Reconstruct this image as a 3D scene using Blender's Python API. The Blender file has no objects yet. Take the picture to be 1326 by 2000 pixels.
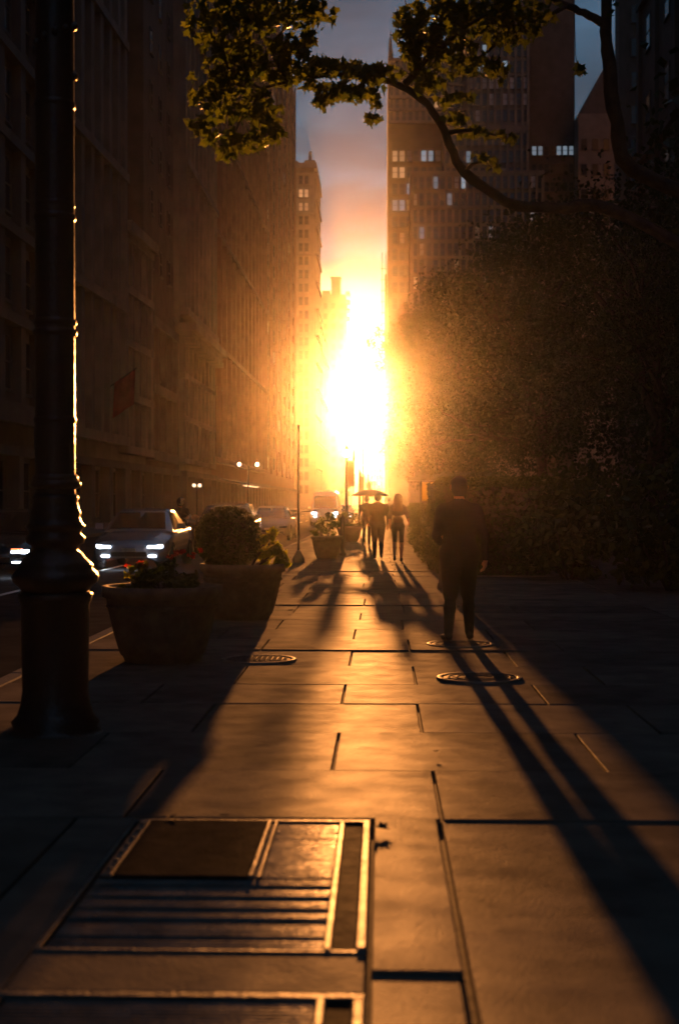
import bpy, math, random
import numpy as np
from mathutils import Vector, Matrix

R = math.radians
rng = random.Random(7)
nrng = np.random.default_rng(11)
C = bpy.context.scene.collection
SC = bpy.context.scene

# ------------------------------------------------------------------ camera
FPX = 2778.0                       # 50 mm lens on a 24 x 36 frame held upright, in photograph pixels
CAM = Vector((0.0, 0.0, 1.47))
YAW = math.atan(82 / FPX)
PITCH = 18 / FPX
cd = bpy.data.cameras.new('camera')
cam = bpy.data.objects.new('camera', cd)
C.objects.link(cam)
cd.sensor_fit = 'VERTICAL'
cd.sensor_height = 36
cd.sensor_width = 24
cd.lens = 50
cd.clip_start = 0.05
cd.clip_end = 6000
cam.location = CAM
cam.rotation_euler = (math.pi / 2 - PITCH, 0, YAW)
cd.dof.use_dof = True
cd.dof.focus_distance = 19
cd.dof.aperture_fstop = 2.2
SC.camera = cam
_CM = cam.rotation_euler.to_matrix()


def ray(px, py):
    return (_CM @ Vector(((px - 663) / FPX, (1000 - py) / FPX, -1))).normalized()


def at(px, py, Y):
    d = ray(px, py)
    return CAM + d * (Y / d.y)


def gnd(px, py):
    d = ray(px, py)
    return CAM + d * (-CAM.z / d.z)


# ------------------------------------------------------------------ sun, sky, exposure
SUN = ray(703, 786)
sl = bpy.data.lights.new('sun', 'SUN')
sl.energy = 4.0
sl.angle = R(0.5)
sl.color = (1.0, 0.35, 0.078)
so = bpy.data.objects.new('sun', sl)
C.objects.link(so)
so.location = (0, 0, 60)
so.rotation_euler = SUN.to_track_quat('Z', 'Y').to_euler()

SC.view_settings.view_transform = 'Standard'
SC.view_settings.look = 'None'
SC.view_settings.gamma = 1
SC.view_settings.use_curve_mapping = False
SC.view_settings.exposure = 1.6
SC.cycles.max_bounces = 3
SC.cycles.diffuse_bounces = 2
SC.cycles.glossy_bounces = 3
SC.cycles.transmission_bounces = 4
SC.cycles.volume_bounces = 0
SC.cycles.transparent_max_bounces = 8
SC.cycles.use_denoising = True
SC.cycles.use_adaptive_sampling = False
SC.cycles.sample_clamp_indirect = 4

W = bpy.data.worlds.new('World')
SC.world = W
W.use_nodes = True


class NT:
    def __init__(self, tree):
        self.t = tree
        self.n = tree.nodes
        self.n.clear()

    def new(self, kind, **kw):
        nd = self.n.new(kind)
        for k, v in kw.items():
            if k.startswith('i_'):
                nd.inputs[int(k[2:]) if k[2:].isdigit() else k[2:].replace('_', ' ')].default_value = v
            else:
                setattr(nd, k, v)
        return nd

    def link(self, a, b):
        self.t.links.new(a, b)

    def math(self, op, a, b=None, c=None):
        m = self.new('ShaderNodeMath', operation=op)
        for i, v in enumerate((a, b, c)):
            if v is None:
                continue
            if isinstance(v, (int, float)):
                m.inputs[i].default_value = v
            else:
                self.link(v, m.inputs[i])
        return m.outputs[0]

    def mix(self, f, a, b, mode='MIX'):
        m = self.new('ShaderNodeMix', data_type='RGBA', blend_type=mode)
        for sock, v in ((m.inputs[0], f), (m.inputs[6], a), (m.inputs[7], b)):
            if isinstance(v, (int, float)):
                sock.default_value = v
            elif isinstance(v, tuple):
                sock.default_value = (*v, 1)
            else:
                self.link(v, sock)
        return m.outputs[2]

    def ramp(self, fac, stops):
        r = self.new('ShaderNodeValToRGB')
        el = r.color_ramp.elements
        while len(el) < len(stops):
            el.new(0.5)
        for e, (p, c) in zip(el, stops):
            e.position = p
            e.color = (*c, 1) if isinstance(c, tuple) else (c, c, c, 1)
        self.link(fac, r.inputs[0])
        return r.outputs[0]


w = NT(W.node_tree)
wout = w.new('ShaderNodeOutputWorld')
wbg = w.new('ShaderNodeBackground')
wbg.inputs[1].default_value = 0.05
w.link(wbg.outputs[0], wout.inputs[0])
sky = w.new('ShaderNodeTexSky', sky_type='NISHITA', sun_disc=False)
sky.sun_elevation = math.asin(SUN.z)
sky.sun_rotation = math.atan2(SUN.x, SUN.y)
sky.air_density = 1.2
sky.dust_density = 2.0
tc = w.new('ShaderNodeTexCoord')
sep = w.new('ShaderNodeSeparateXYZ')
w.link(tc.outputs['Generated'], sep.inputs[0])
zc = w.math('ADD', w.math('MAXIMUM', sep.outputs[2], 0.0), 0.07)
cmb = w.new('ShaderNodeCombineXYZ')
w.link(w.math('DIVIDE', sep.outputs[0], zc), cmb.inputs[0])
w.link(w.math('DIVIDE', sep.outputs[1], zc), cmb.inputs[1])
cn = w.new('ShaderNodeTexNoise')
cn.inputs['Scale'].default_value = 1.15
cn.inputs['Detail'].default_value = 7
cn.inputs['Roughness'].default_value = 0.52
cn.inputs['Distortion'].default_value = 0.5
w.link(cmb.outputs[0], cn.inputs['Vector'])
dot = w.new('ShaderNodeVectorMath', operation='DOT_PRODUCT')
w.link(tc.outputs['Generated'], dot.inputs[0])
dot.inputs[1].default_value = SUN
dsun = w.math('MAXIMUM', dot.outputs['Value'], 0.0)
g1 = w.math('POWER', dsun, 900.0)
g2 = w.math('POWER', dsun, 70.0)
# a torn grey cloud deck over a clear band at the horizon; the deck is lit from behind around the sun
lum = w.math('MULTIPLY_ADD', g2, 0.35, 0.90)
cloudcol = w.mix(w.math('MINIMUM', w.math('MULTIPLY', g2, 1.3), 1.0), (0.28, 0.52, 0.84), (0.30, 1.00, 1.45))
vm = w.new('ShaderNodeVectorMath', operation='SCALE')
w.link(cloudcol, vm.inputs[0])
w.link(lum, vm.inputs['Scale'])
tex = w.ramp(cn.outputs['Fac'], [(0.33, 0.62), (0.50, 1.0), (0.62, 1.7)])
deck = w.mix(1.0, vm.outputs[0], tex, 'MULTIPLY')
clear = w.new('ShaderNodeVectorMath', operation='SCALE')
w.link(w.mix(0.55, sky.outputs[0], (2.2, 2.6, 2.8)), clear.inputs[0])
w.link(w.math('MULTIPLY_ADD', g2, 0.8, w.math('MULTIPLY_ADD', g1, 3.0, 0.20)), clear.inputs['Scale'])
edge = w.math('MULTIPLY_ADD', w.math('SUBTRACT', cn.outputs['Fac'], 0.5), 0.10, sep.outputs[2])
cover = w.ramp(edge, [(0.135, 0.0), (0.170, 1.0)])
skyc = w.mix(cover, clear.outputs[0], deck)
w.link(skyc, wbg.inputs[0])


# ------------------------------------------------------------------ materials
M = {}


def mat(name, col, rough=0.7, var=0.25, scale=5.0, bump=0.15, bscale=40.0, metal=0.0, spec=0.5, rand=0.0, stain=0.0, coat=0.0, rvar=0.0, gloss=None, spots=False, polish=0.0):
    m = bpy.data.materials.new(name)
    m.use_nodes = True
    t = NT(m.node_tree)
    out = t.new('ShaderNodeOutputMaterial')
    p = t.new('ShaderNodeBsdfPrincipled')
    t.link(p.outputs[0], out.inputs[0])
    tcn = t.new('ShaderNodeTexCoord')
    oi = t.new('ShaderNodeObjectInfo')
    add = t.new('ShaderNodeVectorMath', operation='MULTIPLY_ADD')
    t.link(oi.outputs['Random'], add.inputs[0])
    add.inputs[1].default_value = (37.0, 19.0, 53.0)
    t.link(tcn.outputs['Object'], add.inputs[2])
    n1 = t.new('ShaderNodeTexNoise')
    n1.inputs['Scale'].default_value = scale
    n1.inputs['Detail'].default_value = 6
    t.link(add.outputs[0], n1.inputs['Vector'])
    lo = tuple(c * (1 - var) for c in col)
    hi = tuple(min(1, c * (1 + var)) for c in col)
    c = t.ramp(n1.outputs['Fac'], [(0.3, lo), (0.7, hi)])
    if stain > 0:
        n3 = t.new('ShaderNodeTexNoise')
        n3.inputs['Scale'].default_value = scale * 0.35
        n3.inputs['Detail'].default_value = 8
        n3.inputs['Roughness'].default_value = 0.65
        t.link(add.outputs[0], n3.inputs['Vector'])
        f = t.ramp(n3.outputs['Fac'], [(0.50, 0.0), (0.64, stain)])
        c = t.mix(f, c, tuple(x * 0.35 for x in col))
    if spots:                                   # trodden gum and grit
        for sc_, r_, dk in ((5.5, 0.085, 0.35), (38.0, 0.22, 0.6)):
            vo = t.new('ShaderNodeTexVoronoi')
            vo.inputs['Scale'].default_value = sc_
            t.link(add.outputs[0], vo.inputs['Vector'])
            f = t.ramp(vo.outputs['Distance'], [(r_ * 0.7, 1.0), (r_, 0.0)])
            gate = t.math('GREATER_THAN', vo.outputs['Color'], 0.62)
            c = t.mix(t.math('MULTIPLY', f, t.math('MULTIPLY', gate, 1 - dk)), c, (0.05, 0.045, 0.04))
    if rand > 0:
        s = t.math('MULTIPLY_ADD', oi.outputs['Random'], 2 * rand, 1 - rand)
        vs = t.new('ShaderNodeVectorMath', operation='SCALE')
        t.link(c, vs.inputs[0])
        t.link(s, vs.inputs['Scale'])
        c = vs.outputs[0]
    t.link(c, p.inputs['Base Color'])
    p.inputs['Roughness'].default_value = rough
    p.inputs['Metallic'].default_value = metal
    p.inputs['Specular IOR Level'].default_value = spec
    p.inputs['Coat Weight'].default_value = coat
    p.inputs['Coat Roughness'].default_value = 0.08
    if rvar > 0:
        n4 = t.new('ShaderNodeTexNoise')
        n4.inputs['Scale'].default_value = scale * 0.8
        n4.inputs['Detail'].default_value = 5
        t.link(add.outputs[0], n4.inputs['Vector'])
        rr = t.math('MULTIPLY_ADD', n4.outputs['Fac'], 2 * rvar, rough - rvar)
        rr = t.math('ADD', rr, t.math('MULTIPLY', t.math('SUBTRACT', oi.outputs['Random'], 0.5), rvar * 0.8))
        t.link(rr, p.inputs['Roughness'])
    if bump > 0:
        n2 = t.new('ShaderNodeTexNoise')
        n2.inputs['Scale'].default_value = bscale
        n2.inputs['Detail'].default_value = 5
        t.link(add.outputs[0], n2.inputs['Vector'])
        b = t.new('ShaderNodeBump')
        b.inputs['Strength'].default_value = bump
        b.inputs['Distance'].default_value = 0.02
        t.link(n2.outputs['Fac'], b.inputs['Height'])
        t.link(b.outputs[0], p.inputs['Normal'])
    if gloss:                                   # rough stone: matt body with a faint, patchy worn sheen
        p.inputs['Specular IOR Level'].default_value = 0
        p.inputs['Roughness'].default_value = 1
        for l in list(p.inputs['Roughness'].links):
            t.t.links.remove(l)
        gb = t.new('ShaderNodeBsdfGlossy')
        gb.inputs['Roughness'].default_value = rough
        if rvar > 0:
            t.link(rr, gb.inputs['Roughness'])
        if bump > 0:
            t.link(b.outputs[0], gb.inputs['Normal'])
        n5 = t.new('ShaderNodeTexNoise')
        n5.inputs['Scale'].default_value = scale * 1.3
        n5.inputs['Detail'].default_value = 7
        n5.inputs['Roughness'].default_value = 0.6
        t.link(add.outputs[0], n5.inputs['Vector'])
        fac = t.math('MULTIPLY', t.ramp(n5.outputs['Fac'], [(0.32, 0.6), (0.68, 1.4)]), gloss)
        mx = t.new('ShaderNodeMixShader')
        t.link(fac, mx.inputs[0])
        t.link(p.outputs[0], mx.inputs[1])
        t.link(gb.outputs[0], mx.inputs[2])
        last = mx.outputs[0]
        if polish:                              # the crown of the stone worn smooth by feet
            g2b = t.new('ShaderNodeBsdfGlossy')
            g2b.inputs['Roughness'].default_value = 0.33
            t.link(b.outputs[0], g2b.inputs['Normal'])
            m2 = t.new('ShaderNodeMixShader')
            t.link(t.math('MULTIPLY', fac, polish), m2.inputs[0])
            t.link(last, m2.inputs[1])
            t.link(g2b.outputs[0], m2.inputs[2])
            last = m2.outputs[0]
        t.link(last, out.inputs[0])
    M[name] = m
    return m


def leafmat(name, a, b, trans=0.5):
    m = bpy.data.materials.new(name)
    m.use_nodes = True
    t = NT(m.node_tree)
    out = t.new('ShaderNodeOutputMaterial')
    geo = t.new('ShaderNodeNewGeometry')
    c = t.mix(geo.outputs['Random Per Island'], a, b)
    p = t.new('ShaderNodeBsdfPrincipled')
    p.inputs['Roughness'].default_value = 0.5
    p.inputs['Specular IOR Level'].default_value = 0.3
    t.link(c, p.inputs['Base Color'])
    tr = t.new('ShaderNodeBsdfTranslucent')
    vs = t.new('ShaderNodeVectorMath', operation='MULTIPLY')
    t.link(c, vs.inputs[0])
    vs.inputs[1].default_value = (1.7, 1.5, 0.5)
    t.link(vs.outputs[0], tr.inputs[0])
    mx = t.new('ShaderNodeMixShader')
    mx.inputs[0].default_value = trans
    t.link(p.outputs[0], mx.inputs[1])
    t.link(tr.outputs[0], mx.inputs[2])
    t.link(mx.outputs[0], out.inputs[0])
    M[name] = m
    return m


def emit(name, col, st, base=(0.3, 0.3, 0.3)):
    m = bpy.data.materials.new(name)
    m.use_nodes = True
    t = NT(m.node_tree)
    out = t.new('ShaderNodeOutputMaterial')
    p = t.new('ShaderNodeBsdfPrincipled')
    p.inputs['Base Color'].default_value = (*base, 1)
    p.inputs['Emission Color'].default_value = (*col, 1)
    oi = t.new('ShaderNodeObjectInfo')
    t.link(t.math('MULTIPLY', t.math('MULTIPLY_ADD', oi.outputs['Random'], 0.8, 0.6), st), p.inputs['Emission Strength'])
    t.link(p.outputs[0], out.inputs[0])
    M[name] = m
    return m


mat('bluestone', (0.13, 0.113, 0.096), 0.54, 0.25, 3.0, 0.16, 80.0, rand=0.22, stain=0.6, rvar=0.05, gloss=0.028, spots=True, polish=0.17)
mat('joint_grit', (0.035, 0.032, 0.03), 0.95, 0.3, 30)
mat('concrete', (0.14, 0.13, 0.115), 0.5, 0.2, 4, 0.12, 50, stain=0.3, gloss=0.02)
mat('asphalt', (0.045, 0.045, 0.046), 0.5, 0.25, 2, 0.15, 90, stain=0.3, gloss=0.006)
mat('soil', (0.05, 0.04, 0.03), 0.95, 0.4, 10, 0.5, 40)
mat('granite', (0.2, 0.19, 0.18), 0.45, 0.25, 60, 0.1, 90, gloss=0.01)
mat('road_paint', (0.65, 0.63, 0.58), 0.6, 0.2, 12)
mat('cast_iron', (0.09, 0.08, 0.07), 0.45, 0.3, 14, 0.2, 60, stain=0.5, gloss=0.03)
mat('steel_grating', (0.05, 0.046, 0.04), 0.25, 0.35, 6, 0.08, 60, stain=0.7, rvar=0.04, gloss=0.10)
mat('steel_rail', (0.16, 0.15, 0.13), 0.40, 0.35, 9, 0.25, 60, stain=0.5, rvar=0.06, gloss=0.07)
mat('dark_plate', (0.03, 0.028, 0.025), 0.45, 0.35, 10, 0.12, 60, gloss=0.005)
mat('pit_black', (0.01, 0.01, 0.01), 0.95, 0.2)
mat('black_paint', (0.02, 0.022, 0.022), 0.36, 0.2, 8, 0.30, 22, spec=0.6)
mat('dark_metal', (0.03, 0.03, 0.03), 0.5, 0.2, 8, 0.1, 40, metal=0.3)
mat('planter_stone', (0.13, 0.115, 0.1), 0.85, 0.25, 9, 0.4, 60, stain=0.4)
mat('bark', (0.05, 0.04, 0.032), 0.9, 0.4, 9, 0.8, 26)
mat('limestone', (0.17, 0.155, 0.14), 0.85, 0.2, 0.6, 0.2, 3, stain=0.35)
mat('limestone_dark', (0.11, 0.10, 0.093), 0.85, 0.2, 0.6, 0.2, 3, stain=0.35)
mat('brown_brick', (0.15, 0.095, 0.07), 0.85, 0.2, 0.8, 0.2, 4, stain=0.3)
mat('dark_brick', (0.085, 0.07, 0.06), 0.85, 0.2, 0.8, 0.2, 4, stain=0.3)
mat('grey_brick', (0.17, 0.15, 0.14), 0.85, 0.2, 0.8, 0.2, 4, stain=0.3)
mat('pale_stone', (0.38, 0.34, 0.3), 0.8, 0.15, 0.4, 0.1, 3)
mat('roofing', (0.08, 0.075, 0.07), 0.9, 0.2, 1)
mat('copper_roof', (0.12, 0.16, 0.14), 0.6, 0.2, 1)
mat('glass_dark', (0.03, 0.035, 0.04), 0.12, 0.2, 0.5, 0.02, 2, spec=0.8)
mat('glass_car', (0.015, 0.017, 0.02), 0.06, 0.1, 1, 0, spec=0.7)
mat('window_frame', (0.07, 0.065, 0.06), 0.6, 0.2, 4)
mat('blind_pale', (0.45, 0.47, 0.5), 0.7, 0.25, 2, 0, rand=0.3)
emit('window_warm', (1.0, 0.48, 0.2), 0.16)
emit('window_cool', (0.42, 0.55, 0.68), 0.10)
emit('lamp_glow', (1.0, 0.72, 0.42), 7.0)
emit('shop_glow', (1.0, 0.66, 0.38), 1.0)
emit('headlight_white', (0.75, 0.85, 1.0), 14.0)
emit('indicator_amber', (1.0, 0.16, 0.05), 2.0)
mat('paint_silver', (0.42, 0.43, 0.46), 0.26, 0.05, 3, 0.0, metal=0.6, coat=0.7)
mat('paint_black', (0.018, 0.018, 0.02), 0.25, 0.05, 3, 0.0, coat=0.8)
mat('paint_grey', (0.12, 0.12, 0.13), 0.3, 0.05, 3, 0.0, metal=0.5, coat=0.7)
mat('paint_white', (0.62, 0.60, 0.58), 0.32, 0.05, 3, 0.0, coat=0.6)
mat('rubber', (0.02, 0.02, 0.02), 0.8, 0.2, 12)
mat('alloy', (0.3, 0.3, 0.31), 0.35, 0.1, 8, 0, metal=0.9)
mat('plate_white', (0.5, 0.48, 0.35), 0.5, 0.1, 8, 0)
mat('skin', (0.42, 0.25, 0.17), 0.55, 0.1, 8, 0.05)
mat('hair_dark', (0.014, 0.010, 0.008), 0.6, 0.3, 40, 0.4, 90)
mat('hair_brown', (0.10, 0.05, 0.025), 0.42, 0.3, 40, 0.4, 90)
mat('cloth_navy', (0.025, 0.028, 0.04), 0.85, 0.25, 12, 0.3, 30)
mat('cloth_black', (0.016, 0.016, 0.017), 0.85, 0.25, 12, 0.3, 30)
mat('cloth_grey', (0.08, 0.075, 0.07), 0.85, 0.25, 12, 0.3, 30)
mat('cloth_brown', (0.06, 0.04, 0.03), 0.85, 0.25, 12, 0.3, 30)
mat('shoe', (0.03, 0.028, 0.026), 0.6, 0.2, 12)
mat('sole_white', (0.6, 0.58, 0.54), 0.6, 0.1, 12)
mat('eye_white', (0.7, 0.68, 0.64), 0.3, 0.05, 8, 0)
mat('umbrella_cloth', (0.045, 0.02, 0.018), 0.6, 0.2, 6, 0.1, 20)
mat('banner_cloth', (0.05, 0.045, 0.045), 0.8, 0.2, 6)
mat('flag_red', (0.16, 0.03, 0.03), 0.85, 0.25, 2)
mat('kiosk_green', (0.03, 0.04, 0.035), 0.5, 0.2, 4)
mat('helmet_black', (0.015, 0.015, 0.016), 0.12, 0.1, 4, 0, coat=0.8)
leafmat('maple_leaf', (0.025, 0.045, 0.01), (0.07, 0.09, 0.018), 0.45)
leafmat('street_leaf', (0.02, 0.032, 0.011), (0.03, 0.042, 0.012), 0.10)
leafmat('hedge_leaf', (0.025, 0.04, 0.014), (0.05, 0.065, 0.02), 0.25)
leafmat('shrub_leaf', (0.03, 0.05, 0.016), (0.06, 0.08, 0.02), 0.3)
leafmat('lime_leaf', (0.10, 0.15, 0.02), (0.22, 0.24, 0.04), 0.55)
leafmat('red_petal', (0.35, 0.02, 0.02), (0.5, 0.05, 0.04), 0.4)
leafmat('awning_canvas', (0.5, 0.45, 0.36), (0.5, 0.45, 0.36), 0.55)


# ------------------------------------------------------------------ mesh helpers
class MB:
    def __init__(self):
        self.v, self.f, self.m, self.s = [], [], [], []
        self.mi = 0
        self.sm = False

    def add(self, vs, fs):
        o = len(self.v)
        self.v += [tuple(p) for p in vs]
        self.f += [tuple(i + o for i in q) for q in fs]
        self.m += [self.mi] * len(fs)
        self.s += [self.sm] * len(fs)
        return self

    def box(self, x0, x1, y0, y1, z0, z1, ch=0.0):
        if ch > 0:                                   # top edges chamfered
            a, b = ch, ch
            vs = [(x0, y0, z0), (x1, y0, z0), (x1, y1, z0), (x0, y1, z0),
                  (x0, y0, z1 - b), (x1, y0, z1 - b), (x1, y1, z1 - b), (x0, y1, z1 - b),
                  (x0 + a, y0 + a, z1), (x1 - a, y0 + a, z1), (x1 - a, y1 - a, z1), (x0 + a, y1 - a, z1)]
            fs = [(0, 3, 2, 1), (8, 9, 10, 11)]
            for i in range(4):
                j = (i + 1) % 4
                fs += [(i, j, j + 4, i + 4), (i + 4, j + 4, j + 8, i + 8)]
            return self.add(vs, fs)
        vs = [(x0, y0, z0), (x1, y0, z0), (x1, y1, z0), (x0, y1, z0), (x0, y0, z1), (x1, y0, z1), (x1, y1, z1), (x0, y1, z1)]
        return self.add(vs, [(0, 3, 2, 1), (4, 5, 6, 7), (0, 1, 5, 4), (1, 2, 6, 5), (2, 3, 7, 6), (3, 0, 4, 7)])

    def lathe(self, prof, n=24, cx=0, cy=0, cz=0, cap=True):
        sm, self.sm = self.sm, True
        vs, fs = [], []
        for r, z in prof:
            for k in range(n):
                a = 2 * math.pi * k / n
                vs.append((cx + r * math.cos(a), cy + r * math.sin(a), cz + z))
        for i in range(len(prof) - 1):
            for k in range(n):
                j = (k + 1) % n
                fs.append((i * n + k, i * n + j, (i + 1) * n + j, (i + 1) * n + k))
        if cap:
            fs.append(tuple(range(n))[::-1])
            fs.append(tuple(range((len(prof) - 1) * n, len(prof) * n)))
        self.add(vs, fs)
        self.sm = sm
        return self

    def tube(self, pts, rad, n=8):
        sm, self.sm = self.sm, True
        pts = [Vector(p) for p in pts]
        if not isinstance(rad, (list, tuple)):
            rad = [rad] * len(pts)
        vs, fs = [], []
        prev = None
        for i, p in enumerate(pts):
            t = (pts[min(i + 1, len(pts) - 1)] - pts[max(i - 1, 0)]).normalized()
            if prev is None:
                a = t.cross(Vector((0, 0, 1)) if abs(t.z) < 0.9 else Vector((1, 0, 0))).normalized()
            else:
                a = (prev - t * prev.dot(t)).normalized()
            prev = a
            b = t.cross(a)
            for k in range(n):
                th = 2 * math.pi * k / n
                vs.append(p + (a * math.cos(th) + b * math.sin(th)) * rad[i])
        for i in range(len(pts) - 1):
            for k in range(n):
                j = (k + 1) % n
                fs.append((i * n + k, i * n + j, (i + 1) * n + j, (i + 1) * n + k))
        fs.append(tuple(range(n))[::-1])
        fs.append(tuple(range((len(pts) - 1) * n, len(pts) * n)))
        self.add(vs, fs)
        self.sm = sm
        return self

    def ball(self, c, r, n=12, sx=1, sy=1, sz=1):
        prof = [(max(1e-4, math.sin(math.pi * i / n)), -math.cos(math.pi * i / n)) for i in range(n + 1)]
        o = len(self.v)
        self.lathe(prof, n + 4, cap=False)
        for i in range(o, len(self.v)):
            x, y, z = self.v[i]
            self.v[i] = (c[0] + x * r * sx, c[1] + y * r * sy, c[2] + z * r * sz)
        return self

    def mesh(self, name, *mats):
        me = bpy.data.meshes.new(name)
        me.from_pydata(self.v, [], self.f)
        for mm in mats:
            me.materials.append(M[mm])
        me.polygons.foreach_set('material_index', self.m)
        me.polygons.foreach_set('use_smooth', self.s)
        me.update()
        return me

    def build(self, name, mats, parent=None, loc=(0, 0, 0), rz=0):
        if isinstance(mats, str):
            mats = (mats,)
        return place(name, self.mesh(name, *mats), parent, loc, rz)


def place(name, me, parent=None, loc=(0, 0, 0), rz=0):
    o = bpy.data.objects.new(name, me)
    C.objects.link(o)
    o.location = loc
    o.rotation_euler = (0, 0, rz)
    o.parent = parent
    return o


def tag(o, label=None, cat=None, group=None, kind=None):
    for k, v in (('label', label), ('category', cat), ('group', group), ('kind', kind)):
        if v:
            o[k] = v
    return o


def thing(name, label, cat, loc=(0, 0, 0), rz=0, group=None):
    return tag(place(name, None, None, loc, rz), label, cat, group)


def copy_tree(o, parent=None):
    c = o.copy()
    C.objects.link(c)
    c.parent = parent
    for ch in [x for x in SC.objects if x.parent == o]:
        copy_tree(ch, c)
    return c


def np_mesh(name, verts, faces, matname, smooth=False):
    """verts (N,3) array, faces (M,k) array: fast build of many leaves"""
    me = bpy.data.meshes.new(name)
    k = faces.shape[1]
    me.vertices.add(len(verts))
    me.vertices.foreach_set('co', verts.astype(np.float32).ravel())
    me.loops.add(faces.size)
    me.loops.foreach_set('vertex_index', faces.astype(np.int32).ravel())
    me.polygons.add(len(faces))
    me.polygons.foreach_set('loop_start', np.arange(0, faces.size, k, dtype=np.int32))
    me.polygons.foreach_set('use_smooth', np.full(len(faces), smooth))
    me.materials.append(M[matname])
    me.update(calc_edges=True)
    me.validate()
    return me


MAPLE = [(0, 0), (0.18, 0.03), (0.46, -0.08), (0.38, 0.14), (0.60, 0.36), (0.34, 0.38), (0.30, 0.56), (0.16, 0.52), (0, 1.0)]
MAPLE = MAPLE + [(-x, y) for x, y in MAPLE[-2:0:-1]]
OVAL = [(0, 0), (0.26, 0.3), (0.24, 0.65), (0, 1.0), (-0.24, 0.65), (-0.26, 0.3)]
DIAM = [(0, 0), (0.36, 0.45), (0, 1.0), (-0.36, 0.45)]


def leaves(name, cent, size, shape, matname, droop=0.0):
    """real leaf-sized faces, each with its own turn, spread over the given centres"""
    n = len(cent)
    cent = np.asarray(cent)
    size = np.asarray(size) * np.ones(n)
    sh = np.array(shape)
    k = len(sh)
    a = nrng.normal(size=(n, 3))
    a[:, 2] -= droop
    a /= np.linalg.norm(a, axis=1)[:, None]
    b = np.cross(a, nrng.normal(size=(n, 3)))
    b /= np.linalg.norm(b, axis=1)[:, None]
    c = np.cross(a, b)
    fold = nrng.uniform(0.05, 0.5, n)
    y = sh[:, 1] - 0.45
    v = cent[:, None, :] + size[:, None, None] * (a[:, None, :] * y[None, :, None] + b[:, None, :] * sh[None, :, 0, None]
                                                 + c[:, None, :] * (np.abs(sh[:, 0])[None, :, None] * fold[:, None, None]))
    return np_mesh(name, v.reshape(-1, 3), np.arange(n * k).reshape(n, k), matname)


# ------------------------------------------------------------------ the setting: ground, road, pavement
def struct(name, mb, m, parent=None, **k):
    o = mb.build(name, m, parent, **k)
    if parent is None:
        o['kind'] = 'structure'
    return o


KERB = -3.05
struct('ground', MB().box(-500, 500, -200, 790, -0.9, -0.13), 'soil')
road = struct('road', MB().box(-13.5, KERB - 0.16, -60, 745, -0.128, -0.12), 'asphalt')
for x, name in ((-6.55, 'lane_line'), (-9.9, 'lane_line')):
    for k in range(26):
        y0 = 6 + k * 9.0
        MB().box(x - 0.06, x + 0.06, y0, y0 + 3.0, -0.119, -0.115).build(name, 'road_paint', road)
struct('far_pavement', MB().box(-40, -13.5, -60, 745, -0.129, 0.02), 'concrete')
kerb = struct('kerb', MB().box(KERB - 0.16, KERB - 0.155, -60, 300, -0.12, -0.02), 'granite')
for k in range(60):
    y0 = -4 + k * 1.8
    MB().box(KERB - 0.155, KERB, y0, y0 + 1.79, -0.125, 0.004 + rng.uniform(-0.004, 0.004), 0.012).build('kerb_stone', 'granite', kerb)
pave = struct('pavement', MB().box(KERB, 40, -60, 745, -0.129, -0.0205), 'joint_grit')
far_slab = MB().box(KERB + 0.01, 40, 62, 745, -0.02, -0.002).build('paved_strip', 'bluestone', pave)
side_slab = MB().box(3.72, 40, -60, 61.98, -0.02, -0.004).build('side_strip', 'concrete', pave)
back_slab = MB().box(KERB + 0.01, 3.7, -60, 2.58, -0.02, -0.003).build('back_strip', 'bluestone', pave)

slab_cache = {}


def slab(x0, x1, y0, y1, dz=None):
    g = 0.0065
    w_, l_ = round(x1 - x0 - 2 * g, 3), round(y1 - y0 - 2 * g, 3)
    key = (w_, l_)
    if key not in slab_cache:
        slab_cache[key] = MB().box(-w_ / 2, w_ / 2, -l_ / 2, l_ / 2, -0.06, 0, 0.006).mesh('paving_slab', 'bluestone')
    o = place('paving_slab', slab_cache[key], pave, ((x0 + x1) / 2, (y0 + y1) / 2, rng.uniform(-0.004, 0.004) if dz is None else dz))
    o.rotation_euler = (rng.uniform(-0.0022, 0.0022), rng.uniform(-0.002, 0.002), 0)
    return o


HX0, HX1, HY0, HY1 = -1.14, -0.05, 4.62, 6.54
rows = [6.6, 7.8, 9.1, 10.4, 11.5, 12.8, 14.15, 15.25, 16.5, 17.8, 19.0]
while rows[-1] < 61:
    rows.append(round(rows[-1] + rng.choice((1.15, 1.3, 1.4, 0.8)), 2))
rows[-1] = 61.95
for i in range(len(rows) - 1):
    off = rng.uniform(-0.05, 0.05)
    rdz = rng.uniform(-0.0055, 0.0055)
    js = [-1.75, -0.28, 1.22] if i % 2 else [-1.22, 0.26, 1.78]
    js = [KERB + 0.01] + [round(j + off, 2) for j in js] + [3.7]
    for a, b in zip(js[:-1], js[1:]):
        slab(a, b, rows[i], rows[i + 1], rdz + rng.uniform(-0.003, 0.003))
# around the vault doors
slab(HX1 + 0.01, 0.26, 4.42, 6.59, 0.012)
slab(HX1 + 0.01, 0.25, 2.6, 4.42, 0.006)
for a, b in ((2.6, 3.75), (3.75, 5.05), (5.05, 6.6)):
    slab(0.27, 1.75, a, b, 0.004 if a != 5.05 else -0.006)
    slab(1.75, 3.7, a, b)
for a, b in ((2.6, 4.3), (4.3, 6.6)):
    slab(KERB + 0.01, HX0 - 0.28, a, b, 0)
MB().box(HX0 - 0.27, HX0 - 0.005, 2.6, 6.59, -0.06, 0.003, 0.006).build('border_slab', 'concrete', pave)
MB().box(HX0, HX1, 4.24, HY0 - 0.006, -0.06, 0.004, 0.006).build('border_slab', 'concrete', pave)


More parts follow.
